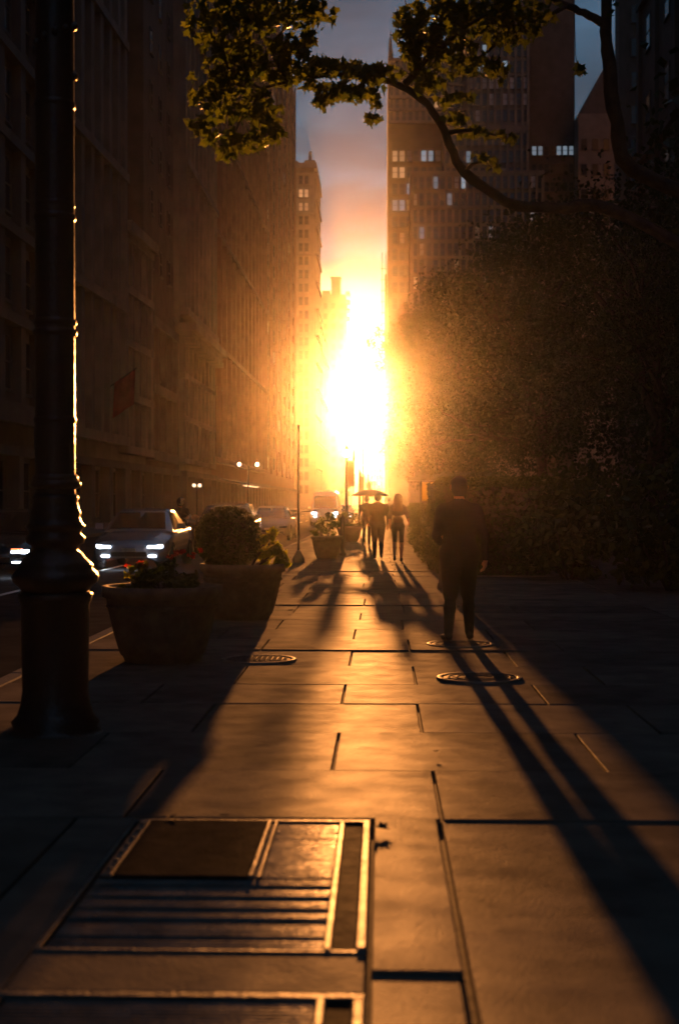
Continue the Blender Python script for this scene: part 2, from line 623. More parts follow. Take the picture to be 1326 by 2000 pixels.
# ------------------------------------------------------------------ vault doors in the pavement
def vault(x0, x1, y0, y1, label, plate):
    t = thing('vault_grating', label, 'grating', ((x0 + x1) / 2, y0, 0))
    hx, L = (x1 - x0) / 2, y1 - y0
    fr = MB()
    fr.box(-hx, hx, -0.0, 0.02, -0.05, 0.0075, 0.003).box(-hx, hx, L - 0.035, L, -0.05, 0.010, 0.003)
    fr.box(-hx, -hx + 0.018, 0.031, L - 0.036, -0.05, 0.0085, 0.003)
    fr.build('frame', 'steel_rail', t)
    MB().box(hx - 0.035, hx, 0.031, L - 0.036, -0.05, 0.013, 0.006).build('edge_rail', 'steel_rail', t)
    MB().box(hx - 0.115, hx - 0.036, 0.031, L - 0.036, -0.05, 0.004, 0.002).build('gutter_plate', 'dark_plate', t)
    MB().box(hx - 0.14, hx - 0.116, 0.031, L - 0.036, -0.05, 0.0105, 0.004).build('inner_rail', 'steel_rail', t)
    MB().box(-hx + 0.031, hx - 0.14, 0.031, L - 0.036, -0.09, -0.06).build('pit', 'pit_black', t)
    b = MB()
    wv_ = 0.0
    n = int((L - 0.08) / 0.026)
    for k in range(n):
        y = 0.04 + k * 0.026
        wv_ = 0.72 * wv_ + rng.uniform(-0.0011, 0.0011)
        z = 0.005 + wv_ + rng.uniform(-0.0004, 0.0004) - (0.004 if (k // 3) % 2 and y < 0.92 and rng.random() < 0.85 else 0.0)
        b.box(-hx + 0.032, hx - 0.141, y, y + 0.016, -0.03, z, 0.004)
    b.build('grating_bars', 'steel_grating', t)['kind'] = 'stuff'
    if plate:
        x1p, y0p = -hx + 0.62, L - 1.02
        MB().box(-hx + 0.09, x1p, y0p, L - 0.05, 0.0, 0.016, 0.004).build('hatch_plate', 'dark_plate', t)
        MB().box(x1p + 0.001, x1p + 0.022, y0p, L - 0.05, 0.0, 0.019, 0.004).build('plate_edge', 'steel_rail', t)
        MB().box(x1p + 0.034, x1p + 0.05, y0p, L - 0.05, 0.0, 0.014, 0.004).build('plate_edge', 'steel_rail', t)
        MB().box(-hx + 0.04, -hx + 0.088, y0p, L - 0.05, 0.0, 0.019, 0.005).build('hinge_strip', 'steel_rail', t)
        bolt = MB().lathe([(0.012, 0), (0.012, 0.005), (0.007, 0.009)], 8).mesh('bolt', 'steel_rail')
        for k in range(7):
            place('bolt', bolt, t, (-hx + 0.064, y0p + 0.08 + k * 0.13, 0.019))
    return t


vault(HX0, HX1, HY0, HY1, 'ribbed steel vault grating with a raised dark hatch plate in the pavement', True)
vault(HX0, HX1, 2.7, 4.22, 'plain ribbed steel grating at the bottom edge, below the hatch grating', False)


def manhole(px, py, r, label, style):
    g = gnd(px, py)
    t = thing('manhole_cover', label, 'manhole cover', (g.x, g.y, 0.007), group='manhole covers in the pavement')
    MB().lathe([(r * 0.88, -0.02), (r * 0.88, 0.006), (r * 0.90, 0.009), (r * 0.99, 0.008), (r * 1.02, 0.002), (r * 1.02, -0.02)], 40, cap=False).build('ring', 'steel_rail', t)
    MB().lathe([(r * 0.86, -0.02), (r * 0.86, 0.001), (r * 0.85, 0.003), (0.001, 0.003)], 40, cap=False).build('lid', 'cast_iron', t)
    mb = MB()
    if style == 'studs':
        s = 0.05
        for i in range(-7, 8):
            for j in range(-7, 8):
                x, y = i * s, j * s
                if math.hypot(x, y) < r * 0.78:
                    mb.box(x - 0.016, x + 0.016, y - 0.016, y + 0.016, 0.002, 0.009, 0.003)
    else:
        for q in (0.3, 0.5, 0.7):
            mb.lathe([(r * q, 0.002), (r * q + 0.003, 0.008), (r * q + 0.02, 0.008), (r * q + 0.024, 0.002)], 32, cap=False)
        for k in range(8):
            a = k * math.pi / 4
            mb.box(r * 0.6 * math.cos(a) - 0.014, r * 0.6 * math.cos(a) + 0.014, r * 0.6 * math.sin(a) - 0.014, r * 0.6 * math.sin(a) + 0.014, 0.002, 0.008, 0.003)
    mb.build('relief', 'cast_iron', t)['kind'] = 'stuff'


manhole(505, 1289, 0.35, 'studded round manhole cover half in the shadow of the planters', 'studs')
manhole(899, 1259, 0.35, 'round manhole cover under the feet of the dark pedestrian', 'rings')
manhole(936, 1325, 0.355, 'round manhole cover just in front of the dark pedestrian', 'rings')


# ------------------------------------------------------------------ buildings
def win_mesh(w_, h_, style='two', glass='glass_dark'):
    mb = MB()
    mb.mi = 0
    mb.box(-w_ / 2, w_ / 2, -0.05, 0.02, -h_ / 2, h_ / 2)
    mb.mi = 1
    f = 0.07
    mb.box(-w_ / 2 - 0.02, -w_ / 2 + f, -0.11, 0.0, -h_ / 2, h_ / 2).box(w_ / 2 - f, w_ / 2 + 0.02, -0.11, 0.0, -h_ / 2, h_ / 2)
    mb.box(-w_ / 2 + f, w_ / 2 - f, -0.11, 0.0, h_ / 2 - f, h_ / 2).box(-w_ / 2 - 0.1, w_ / 2 + 0.1, -0.2, 0.0, -h_ / 2 - 0.12, -h_ / 2)
    mb.box(-w_ / 2 + f, w_ / 2 - f, -0.10, -0.04, -0.035, 0.035)
    if style == 'four':
        mb.box(-0.035, 0.035, -0.095, -0.04, -h_ / 2, -0.036).box(-0.035, 0.035, -0.095, -0.04, 0.036, h_ / 2 - f)
    return mb.mesh('window', glass, 'window_frame')


def facade(root, p0, u, L, z0, floors, fh, bays, pier=(0.6, 0.3), win=(1.1, 1.9), ledge=(1, 0.35, 0.3), wall='limestone', glass='glass_dark',
           lit=None, litf=0.0, split=1, skip=None):
    """piers, ledges and windows on one face; n points out of the wall, u runs along it"""
    u = Vector((u[0], u[1], 0)).normalized()
    n = Vector((u.y, -u.x, 0))
    p0 = Vector((p0[0], p0[1], 0))
    rz = math.atan2(u.y, u.x)
    bw = L / bays
    H = floors * fh
    if pier:
        pm = MB().box(-pier[0] / 2, pier[0] / 2, -pier[1], 0, z0, z0 + H).mesh('pier', wall)
        for i in range(bays + 1):
            d = min(max(i * bw, pier[0] / 2), L - pier[0] / 2)
            place('pier', pm, root, p0 + u * d, rz)
    if ledge:
        lm = MB().box(0, L, -ledge[2], 0, -ledge[1] / 2, ledge[1] / 2).mesh('ledge', wall)
        for j in range(0, floors + 1, ledge[0]):
            place('ledge', lm, root, p0 + u * 0 + Vector((0, 0, z0 + j * fh)), rz)
    meshes = {}
    for j in range(floors):
        for i in range(bays):
            if skip and skip(i, j):
                continue
            for s in range(split):
                g = glass
                if lit and (i, j) in lit:
                    g = lit[(i, j)]
                elif litf and rng.random() < litf:
                    g = rng.choice(('window_cool', 'blind_pale', 'blind_pale'))
                if g not in meshes:
                    meshes[g] = win_mesh(win[0], win[1], 'two', g)
                d = (i + (s + 0.5) / split) * bw if split == 1 else (i + 0.5) * bw + (s - (split - 1) / 2) * (win[0] + 0.35)
                place('window', meshes[g], root, p0 + u * d + n * 0.02 + Vector((0, 0, z0 + (j + 0.52) * fh)), rz)


def bld(name, label, x0, x1, y0, y1, h, wall='limestone', rz=0, pivot=None, group=None):
    """Empty at the base; wall box in the building's own frame"""
    px, py = pivot or (x1, y0)
    t = thing(name, label, 'building', (px, py, 0), rz, group)
    MB().box(x0 - px, x1 - px, y0 - py, y1 - py, -0.13, h).build('wall', wall, t)
    return t, px, py


GL = 'buildings along the far side of the street'
# first block at the edge of the frame
t, px, py = bld('office_building', 'dark stone office block at the left edge, nearest of its row', -44, -17.8, -90, 72.5, 62, 'limestone_dark', pivot=(-17.8, 38), group=GL)  # wall extended unseen behind the camera to cut sky light
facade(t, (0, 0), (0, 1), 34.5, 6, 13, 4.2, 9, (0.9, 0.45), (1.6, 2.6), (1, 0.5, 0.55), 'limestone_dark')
MB().box(0.46, 0.9, 0, 34.5, 5.2, 5.9).build('cornice', 'limestone_dark', t)
# gridded stone block
t, px, py = bld('office_building', 'grey stone office block with tall piers seen just beyond the lamp post', -46, -17.9, 74, 93, 80, 'limestone', R(-2), group=GL)
facade(t, (0, 0), (0, 1), 19, 5.5, 17, 4.3, 8, (0.75, 0.6), (1.25, 2.9), (2, 0.55, 0.75), 'limestone')
# its lower wing
t, px, py = bld('office_building', 'lower grey wing of stone piers between the tall pier block and a plain wall', -46, -17.35, 93.5, 102.5, 19.5, 'limestone', R(-2), group=GL)
facade(t, (0, 0), (0, 1), 9, 5.0, 4, 3.55, 4, (0.7, 0.55), (1.2, 2.4), (1, 0.5, 0.65), 'limestone')
MB().box(0.0, 0.95, -0.2, 9.2, 19.4, 20.1).build('cornice', 'limestone', t)
# plain dark wall
t, px, py = bld('office_building', 'plain dark brick block with few windows, low arcade at its foot', -46, -17.3, 103.2, 118, 86, 'dark_brick', group=GL)
facade(t, (0, 1), (0, 1), 13, 5.0, 2, 5.0, 4, (0.7, 0.5), (1.7, 3.4), (1, 0.7, 0.6), 'limestone_dark')
facade(t, (0, 1), (0, 1), 13, 18, 16, 4.0, 3, None, (1.1, 1.9), None, 'dark_brick')
# ornate protruding block with cornice
t, px, py = bld('office_building', 'ornate stone block with a heavy cornice, halfway down the row', -46, -16.9, 118.6, 141, 78, 'limestone', group=GL)
facade(t, (0, 0), (0, 1), 22.4, 17.5, 14, 4.2, 8, (0.7, 0.6), (1.2, 2.6), (3, 0.6, 0.8), 'limestone')
facade(t, (0, 0), (0, 1), 22.4, 5.0, 3, 3.6, 8, (0.8, 0.45), (1.3, 2.3), (1, 0.4, 0.5), 'limestone')
MB().box(0.0, 1.5, -0.4, 22.6, 15.9, 16.5).box(0.0, 1.1, -0.2, 22.5, 15.3, 15.89).build('cornice', 'limestone', t)
for k in range(16):
    MB().box(0.0, 1.3, 0.4 + k * 1.4, 0.8 + k * 1.4, 14.8, 15.29).build('bracket', 'limestone', t)
# long brown block
t, px, py = bld('office_building', 'long brown brick block behind the lit awning and the twin lamps', -46, -17.6, 141.7, 214, 88, 'brown_brick', group=GL)
facade(t, (0, 0), (0, 1), 72, 6, 14, 6.0, 14, (0.9, 0.5), (1.6, 2.6), (2, 0.5, 0.55), 'brown_brick')
aw = MB()
aw.add([(0.05, 6, 4.2), (3.6, 6, 3.5), (3.6, 22, 3.5), (0.05, 22, 4.2), (0.05, 6, 4.0), (3.6, 6, 3.3), (3.6, 22, 3.3), (0.05, 22, 4.0)],
       [(0, 1, 2, 3), (7, 6, 5, 4), (0, 4, 5, 1), (1, 5, 6, 2), (2, 6, 7, 3), (3, 7, 4, 0)])
a = aw.build('awning', 'dark_metal', t)
for k in range(7):
    MB().box(3.2, 3.5, 6.5 + k * 2.2, 8.1 + k * 2.2, 3.22, 3.3).build('light_strip', 'shop_glow', a)
# tall block
t, px, py = bld('office_building', 'tall brown block with a column of pale windows, left of the ornate tower', -46, -17.7, 214.6, 290, 84.5, 'brown_brick', group=GL)
facade(t, (0, 0), (0, 1), 75, 6, 23, 3.5, 6, (1.0, 0.3), (1.6, 1.9), None, 'brown_brick', litf=0.06)
MB().box(-10, -4, 40, 52, 84.5, 88).build('water_tank_house', 'dark_brick', t)
# ornate tower with finial, its narrow end turned to us
xa, xb = at(572, 500, 330).x, at(613, 500, 330).x
t, px, py = bld('corner_tower', 'slender ornate stone tower with a finial on its roof corner', xa - 14, xb, 330, 355, 79, 'grey_brick', pivot=(xb, 330), group=GL)
Lw = 14 + xb - xa
facade(t, (-Lw, 0), (1, 0), Lw, 3, 24, 3.12, 4, (0.8, 0.35), (0.95, 1.9), (3, 0.4, 0.5), 'grey_brick', split=2,
       lit={(3, 22): 'window_warm', (3, 21): 'window_warm'})
facade(t, (0, 0), (0, 1), 25, 3, 12, 6.24, 6, (0.7, 0.5), (1.0, 2.0), (1, 0.5, 0.9), 'grey_brick')
MB().box(-Lw, 0.7, -0.7, 25, 79, 80.2).build('cornice', 'grey_brick', t)
MB().box(-2.2, 0.3, 0.2, 3, 80.2, 81.0).box(-4.9, -3.6, 0.2, 2, 80.2, 80.8).box(-9, -7.4, 0.2, 2, 80.2, 80.8).build('parapet', 'grey_brick', t)
MB().lathe([(0.55, 0), (0.42, 0.4), (0.5, 0.9), (0.3, 1.3), (0.42, 1.7), (0.3, 2.2), (0.1, 2.3)], 10, -0.9, 1.2, 81.0).build('finial', 'grey_brick', t)
# mid row infill with sloped bright roof
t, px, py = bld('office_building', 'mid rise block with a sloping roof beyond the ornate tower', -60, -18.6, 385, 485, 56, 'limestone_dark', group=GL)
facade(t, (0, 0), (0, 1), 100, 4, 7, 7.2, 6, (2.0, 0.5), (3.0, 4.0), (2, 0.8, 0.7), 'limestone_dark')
MB().add([(-22, 0, 56), (0, 0, 56), (0, 60, 56), (-22, 60, 56), (-22, 0, 68), (-11, 0, 68), (-11, 60, 68), (-22, 60, 68)],
         [(0, 3, 2, 1), (4, 5, 6, 7), (0, 1, 5, 4), (1, 2, 6, 5), (2, 3, 7, 6), (3, 0, 4, 7)]).build('roof', 'copper_roof', t)
# far tower with stack
xa, xb = at(629, 600, 500).x, at(675, 600, 500).x
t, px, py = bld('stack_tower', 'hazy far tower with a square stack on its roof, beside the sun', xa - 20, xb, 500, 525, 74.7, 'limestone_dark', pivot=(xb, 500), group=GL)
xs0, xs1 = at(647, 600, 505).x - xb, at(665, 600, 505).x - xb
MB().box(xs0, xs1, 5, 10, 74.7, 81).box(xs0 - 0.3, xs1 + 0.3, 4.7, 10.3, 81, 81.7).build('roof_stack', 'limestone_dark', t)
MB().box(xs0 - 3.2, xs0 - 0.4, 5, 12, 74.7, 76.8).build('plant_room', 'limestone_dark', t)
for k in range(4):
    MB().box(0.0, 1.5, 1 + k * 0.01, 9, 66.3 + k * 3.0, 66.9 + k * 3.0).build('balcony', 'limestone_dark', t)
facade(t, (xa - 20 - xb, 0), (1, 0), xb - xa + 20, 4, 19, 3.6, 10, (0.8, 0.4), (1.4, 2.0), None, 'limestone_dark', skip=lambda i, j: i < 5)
# far low end
xb = at(689, 900, 690).x
t, px, py = bld('far_block', 'hazy low block at the far end of the row, right under the sun', xb - 40, xb, 690, 730, 34.5, 'pale_stone', group=GL)
facade(t, (-24, 0), (1, 0), 24, 4, 8, 3.7, 6, (1.0, 0.4), (1.8, 2.4), (2, 0.6, 0.6), 'pale_stone')
xa, xb, xc = at(688, 900, 760).x, at(724, 900, 760).x, at(745, 900, 760).x
t, px, py = bld('end_building', 'pale building closing the street at its far end', xb, xc, 762, 780, 21, 'pale_stone', pivot=(xb, 760))
MB().box(0.2, xc - xb, 0, 18, 21, 24.5).build('upper_storey', 'pale_stone', t)
MB().box(xa - xb, -0.02, 0, 18, -0.13, 17).build('low_wing', 'pale_stone', t)
facade(t, (0, 2), (1, 0), xc - xb, 3, 5, 3.5, 4, None, (0.9, 1.8), None, 'pale_stone')

for o in [x for x in SC.objects if x.parent is None and x.get('group') == GL and x.name.startswith('office_building')]:
    wl = [c for c in o.children if c.name.startswith('wall')][0]
    ys = [v.co.y for v in wl.data.vertices]
    y0_, L_ = max(min(ys), 0.0), max(ys) - max(min(ys), 0.0)
    facade(o, (0, y0_), (0, 1), L_, 0.02, 1, 3.9, max(2, int(L_ / 4.5)), (0.8, 0.62), (2.2, 2.9), (1, 0.45, 0.66), 'limestone_dark')

# right hand side: the big stepped tower of the far block
Y0 = 240


def X(pxl, Y):
    return at(pxl, 980, Y).x


def Z(pyl, Y):
    return at(700, pyl, Y).z


px, py = X(757, Y0), Y0
tow = thing('stepped_tower', 'broad stepped office tower with rows of lit windows at the end of the trees', 'building', (px, py, 0))


def mass(name, xl, xr, ytop, Y, depth, wall, zb=-0.13):
    MB().box(X(xl, Y) - px, X(xr, Y) - px, Y - py, Y - py + depth, zb, Z(ytop, Y)).build(name, wall, tow)


def mface(xl, xr, ytop, ybot, Y, nfl, bays, **k):
    z1, z0 = Z(min(ytop, ybot), Y), Z(max(ytop, ybot), Y)
    facade(tow, (X(xl, Y) - px, Y - py), (1, 0), X(xr, Y) - X(xl, Y), z0, nfl, (z1 - z0) / nfl, bays, **k)


mass('wall', 757, 908, 116, 244, 40, 'dark_brick')
mface(757, 908, 240, 118, 244, 5, 12, pier=(0.5, 0.2), win=(0.85, 1.6), ledge=(1, 0.5, 0.5), wall='grey_brick',
      lit={(5, 4): 'window_warm', (7, 1): 'window_warm', (9, 1): 'window_warm'})
mface(764, 862, 610, 290, 244, 10, 7, pier=None, win=(0.95, 1.9), ledge=None, wall='brown_brick',
      lit={(0, 9): 'window_warm', (1, 9): 'window_warm', (2, 9): 'blind_pale', (4, 9): 'window_cool', (5, 9): 'window_cool', (6, 9): 'blind_pale', (0, 8): 'window_warm', (1, 8): 'window_warm',
           (2, 7): 'window_cool', (0, 6): 'window_cool', (1, 6): 'window_cool', (2, 6): 'blind_pale', (1, 4): 'blind_pale'})
mass('wall', 909, 1032, -15, 242.5, 36, 'grey_brick')
mface(912, 1032, 340, -10, 242.5, 11, 9, pier=(0.42, 0.5), win=(0.85, 2.0), ledge=(3, 0.4, 0.35), wall='limestone',
      lit={(1, 6): 'window_cool', (2, 6): 'window_cool', (5, 6): 'window_cool', **{(i, 2): 'window_cool' for i in (0, 1, 4, 5, 6, 7, 8)}, **{(i, 4): 'blind_pale' for i in (3, 5, 6, 8)},
           **{(i, 5): 'blind_pale' for i in range(0, 9, 2)}, **{(i, 9): 'blind_pale' for i in (2, 3, 7)}}, litf=0.12)
mass('lower_wall', 866, 1031, 247, 236, 7, 'grey_brick')
mface(866, 1031, 392, 258, 236, 4, 12, pier=(0.42, 0.45), win=(0.85, 2.0), ledge=None, wall='limestone', litf=0.22)
mass('lower_wall', 800, 1062, 335, 230, 6.5, 'grey_brick')
mface(803, 1060, 700, 342, 230, 11, 19, pier=(0.36, 0.55), win=(0.8, 2.0), ledge=(3, 0.5, 0.5), wall='limestone', litf=0.13,
      lit={(17, 8): 'window_cool'})
mass('side_wing', 1033, 1121, -15, 245, 30, 'dark_brick')
mface(1036, 1120, 420, 280, 245, 4, 7, pier=None, win=(0.85, 1.6), ledge=None, wall='dark_brick',
      lit={(0, 3): 'window_cool', (1, 3): 'window_cool', (4, 3): 'window_cool', (5, 3): 'window_cool', (6, 3): 'window_cool', (0, 1): 'blind_pale', (1, 1): 'window_warm', (1, 0): 'window_cool'})
MB().lathe([(0.6, 0), (0.4, 2.8), (0.3, 2.9), (0.06, 6.4)], 6, X(763, 256) - px, 20, Z(116, 256)).build('spire', 'dark_metal', tow)
MB().lathe([(0.2, 0), (0.05, 4.4)], 6, X(760, 256) - px, 18, Z(116, 256)).build('mast', 'dark_metal', tow)

# scaffolded slab next to it
p = at(746, 980, 310)
sc = thing('scaffold_tower', 'thin scaffolded building frame left of the stepped tower', 'building', (p.x, p.y, 0))
wq = X(760, 310) - p.x
zt = Z(508, 310)
MB().box(0.5, wq + 4, 0.8, 8, -0.13, zt - 3).build('core', 'brown_brick', sc)
for x in (0.0, wq / 2, wq):
    MB().box(x - 0.08, x + 0.08, 0, 0.16, -0.02, zt + rng.uniform(0, 2)).build('pole', 'dark_metal', sc)
k = 2.0
while k < zt:
    MB().box(-0.3, wq + 0.2, 0.17, 0.75, k, k + 0.14).build('platform', 'dark_metal', sc)
    k += 2.4
# dark building at the frame edge and the gabled one before it
t, px2, py2 = bld('edge_tower', 'dark brick tower filling the upper corner at the frame edge', X(1207, 180), X(1207, 180) + 45, 180, 205, 86, 'dark_brick', R(-9.6), pivot=(X(1207, 180), 180))
facade(t, (0, 0), (1, 0), 45, 6, 19, 4.2, 10, (0.9, 0.3), (1.5, 2.2), None, 'dark_brick')
facade(t, (0, 25), (0, -1), 25, 6, 19, 4.2, 6, (0.8, 0.5), (1.2, 2.2), (1, 0.4, 0.5), 'grey_brick')
xl, xr = X(1128, 240), X(1215, 240)
t, px2, py2 = bld('gabled_block', 'dark block with a sloping gable showing in the gap beside the tree limb', xl, xr, 240, 262, Z(225, 240), 'grey_brick', pivot=(xl, 240))
z0, z1 = Z(225, 240), Z(140, 240)
wv = xr - xl
MB().add([(0, 0, z0 + .01), (wv, 0, z0 + .01), (wv, 20, z0 + .01), (0, 20, z0 + .01), (wv * 0.55, 0, z1), (wv, 0, z1), (wv, 20, z1), (wv * 0.55, 20, z1)],
         [(0, 3, 2, 1), (4, 5, 6, 7), (0, 1, 5, 4), (1, 2, 6, 5), (2, 3, 7, 6), (3, 0, 4, 7)]).build('gable_roof', 'roofing', t)
facade(t, (0, 0), (1, 0), wv, 30, 8, 4.2, 4, None, (1.0, 1.8), None, 'grey_brick')
# block closing the right side behind the trees and the street behind the camera
t, px2, py2 = bld('side_building', 'dark building behind the park trees, hidden in shade', 27, 60, -90, 150, 55, 'dark_brick', pivot=(27, -40))
facade(t, (0, 190), (0, -1), 190, 5, 6, 8, 20, (1.2, 0.4), (2.4, 3.6), (2, 0.6, 0.5), 'dark_brick')


# ------------------------------------------------------------------ trees
def tube_branch(mb, pts, r0, r1, n=8, jit=0.03):
    m = len(pts)
    P = [Vector(p) for p in pts]
    out, rr = [], []
    for i in range(m - 1):
        p0, p1, p2, p3 = P[max(i - 1, 0)], P[i], P[i + 1], P[min(i + 2, m - 1)]
        for s in range(4):
            q = s / 4
            out.append(0.5 * ((2 * p1) + (p2 - p0) * q + (2 * p0 - 5 * p1 + 4 * p2 - p3) * q * q + (3 * p1 - p0 - 3 * p2 + p3) * q ** 3))
            rr.append((i + q) / (m - 1))
    out.append(P[-1])
    rr.append(1)
    out = [o + Vector((rng.uniform(-jit, jit), rng.uniform(-jit, jit), rng.uniform(-jit, jit))) * min(1, 4 * q) for o, q in zip(out, rr)]
    mb.tube(out, [(r0 + (r1 - r0) * q) * rng.uniform(0.92, 1.1) for q in rr], n)
    return out


def ell_pts(n, c, r, shell=0.55):
    """points through an ellipsoid, gathered in clumps and thicker towards its skin"""
    ncl = max(6, n // 45)
    d = nrng.normal(size=(ncl, 3))
    d /= np.linalg.norm(d, axis=1)[:, None]
    cc = d * (nrng.uniform(shell, 1.0, ncl) ** 0.7)[:, None]
    who = nrng.integers(0, ncl, n)
    p = cc[who] + nrng.normal(size=(n, 3)) * 0.13
    return np.array(c) + p * np.array(r)


def street_tree(label, x, y, crown, h_trunk, rt, nleaf, lsize, group='street trees beside the pavement', base=0.0):
    """crown: list of ellipsoids (dx, dy, z, rx, ry, rz)"""
    t = thing('street_tree', label, 'tree', (x, y, base), 0, group)
    tr = MB()
    tube_branch(tr, [(0, 0, -0.05), (0.05, 0, h_trunk * 0.4), (-0.05, 0.05, h_trunk * 0.8), (0, 0, h_trunk * 1.25)], rt, rt * 0.6, 10, 0.03)
    for (dx, dy, z, rx, ry, rz_) in crown:
        tube_branch(tr, [(0, 0, h_trunk * 0.85), (dx * 0.4, dy * 0.4, h_trunk + (z - h_trunk) * 0.45), (dx, dy, z)], rt * 0.5, rt * 0.12, 7, 0.08)
        for k in range(5):
            a = rng.uniform(0, 6.28)
            e = (dx + math.cos(a) * rx * 0.8, dy + math.sin(a) * ry * 0.8, z + rng.uniform(-0.5, 0.6) * rz_)
            tube_branch(tr, [(dx * 0.6, dy * 0.6, h_trunk + (z - h_trunk) * 0.6), ((dx + e[0]) / 2, (dy + e[1]) / 2, (z + e[2]) / 2 + 0.1), e], rt * 0.2, 0.015, 5, 0.06)
    tr.build('trunk', 'bark', t)
    vol = [c[3] * c[4] * c[5] for c in crown]
    cs = [ell_pts(int(nleaf * v / sum(vol)), c[:3], c[3:]) for c, v in zip(crown, vol)]
    pts = np.concatenate(cs)
    me = leaves('crown', pts, nrng.uniform(0.7, 1.3, len(pts)) * lsize, DIAM, 'street_leaf', 0.4)
    place('crown', me, t)
    return t


street_tree('farthest street tree, its crown melting into the glow beside the sun', 5.0, 165, [(0, 0, 12.5, 5.0, 6, 5.6), (-2.2, 2, 9.6, 3.0, 4, 3.0), (2, 0, 9, 5, 5, 3), (2.5, 0, 5.5, 5, 5, 3), (-4.2, 0, 7.0, 2.3, 3, 2.0)], 5, 0.25, 18000, 0.28)
street_tree('street tree with feathery top outlined on the bright sky', 4.6, 112, [(0, 0, 10.6, 4.0, 5, 4.4), (-2.6, 0, 12.4, 2.9, 3, 2.1), (1.6, 0, 8.5, 4, 4, 3.2), (1.2, 0, 5.5, 4.4, 4, 2.8), (-4.0, 0, 14.2, 2.2, 3, 1.7), (-0.5, 0, 14.6, 3.2, 3, 1.8)], 4.6, 0.24, 19000, 0.22)
street_tree('broad street tree midway along the row, behind the kiosk', 5.0, 74, [(0, 0, 9.8, 3.8, 4.5, 3.6), (-1.6, 0.5, 10.3, 2.6, 3, 2.3), (2.5, 0, 8.0, 3.5, 4, 3), (0.6, 0, 5.2, 4.2, 4, 2.4)], 4.4, 0.24, 22000, 0.15)
street_tree('full dark street tree rising above the hedge', 5.3, 47, [(0, 0, 7.8, 3.7, 4.2, 3.0), (-1.6, 0, 8.0, 2.2, 3, 2.0), (2.4, 0, 6.8, 3, 4, 3), (0, 1, 4.8, 3.6, 4, 2.2), (-2.5, 0, 3.7, 2.3, 3, 1.6)], 3.4, 0.24, 34000, 0.12)
street_tree('large dark street tree between the hedge and the frame edge', 5.6, 29, [(0, 0, 6.0, 3.3, 3.4, 2.2), (-0.9, 0, 6.1, 2.2, 3, 1.7), (2.6, 0, 5.4, 3, 3.4, 2.6), (0.3, 0, 3.8, 3.0, 3.2, 1.8)], 2.8, 0.24, 30000, 0.10)

# near maple: trunk at the frame edge, long branch over the pavement
T = (3.45, 14.0)
tree = thing('maple_tree', 'maple tree whose branch and backlit leaves hang over the top of the view', 'tree', (T[0], T[1], 0))


def loc(pxl, pyl, Y):
    p = at(pxl, pyl, Y)
    return (p.x - T[0], p.y - T[1], p.z)


tr = MB()
tube_branch(tr, [(0.25, 0, -0.05), (0.1, 0, 0.5), (0, 0, 2.2), (0, 0, 3.6), (-0.05, 0, 4.6), (-0.1, 0, 6.0), (-0.2, 0, 7.5), (-0.3, 0.1, 9)], 0.36, 0.14, 14, 0.02)
limb = [(-0.03, 0, 3.7), loc(1190, 408, 14), loc(1085, 408, 14), loc(985, 392, 13.8), loc(905, 335, 13.6), loc(868, 262, 13.5), loc(835, 205, 13.4), loc(780, 165, 13.3), loc(700, 148, 13.1), loc(630, 145, 13), loc(560, 160, 12.9), loc(505, 175, 12.8)]
tube_branch(tr, limb, 0.066, 0.010, 9, 0.012)
tube_branch(tr, [(-0.02, 0, 4.3), loc(1235, 330, 14), loc(1203, 240, 14), loc(1187, 120, 14), loc(1184, 40, 14), loc(1192, -120, 14)], 0.085, 0.045, 8, 0.012)
tube_branch(tr, [loc(1184, 52, 14), loc(1150, 30, 14), loc(1105, 12, 13.9), loc(1020, -40, 13.8), loc(900, -60, 13.6), loc(760, -30, 13.4)], 0.045, 0.02, 7, 0.012)
tube_branch(tr, [loc(868, 262, 13.5), loc(920, 255, 13.4), loc(990, 270, 13.3)], 0.03, 0.008, 6, 0.01)
tube_branch(tr, [loc(905, 335, 13.6), loc(930, 318, 13.4), loc(960, 322, 13.3)], 0.02, 0.006, 6, 0.01)
tube_branch(tr, [loc(790, 165, 13.3), loc(830, 120, 13.2), loc(900, 60, 13.2), loc(960, 20, 13.3)], 0.035, 0.01, 6, 0.02)
tube_branch(tr, [loc(1105, 12, 13.9), loc(980, 80, 13.6), loc(900, 150, 13.4)], 0.025, 0.008, 6, 0.02)
tube_branch(tr, [loc(560, 160, 12.9), loc(530, 90, 12.8), loc(570, 40, 12.7), loc(620, 15, 12.7)], 0.018, 0.006, 6, 0.02)
tube_branch(tr, [loc(520, 172, 12.8), loc(480, 215, 12.7), loc(455, 260, 12.7), loc(450, 295, 12.7)], 0.014, 0.004, 6, 0.015)
tube_branch(tr, [loc(510, 175, 12.8), loc(450, 130, 12.6), loc(410, 60, 12.6), loc(400, -40, 12.6)], 0.016, 0.006, 6, 0.02)
tube_branch(tr, [loc(735, 160, 13.1), loc(736, 200, 13.1), loc(728, 235, 13.1)], 0.006, 0.003, 5, 0.006)
tube_branch(tr, [loc(690, 150, 13.1), loc(660, 175, 13.0), loc(630, 200, 13.0)], 0.01, 0.003, 5, 0.006)
tube_branch(tr, [loc(1121, 14, 13.9), loc(1122, 90, 13.9), loc(1130, 138, 13.9)], 0.006, 0.003, 5, 0.006)
tr.build('trunk', 'bark', tree)
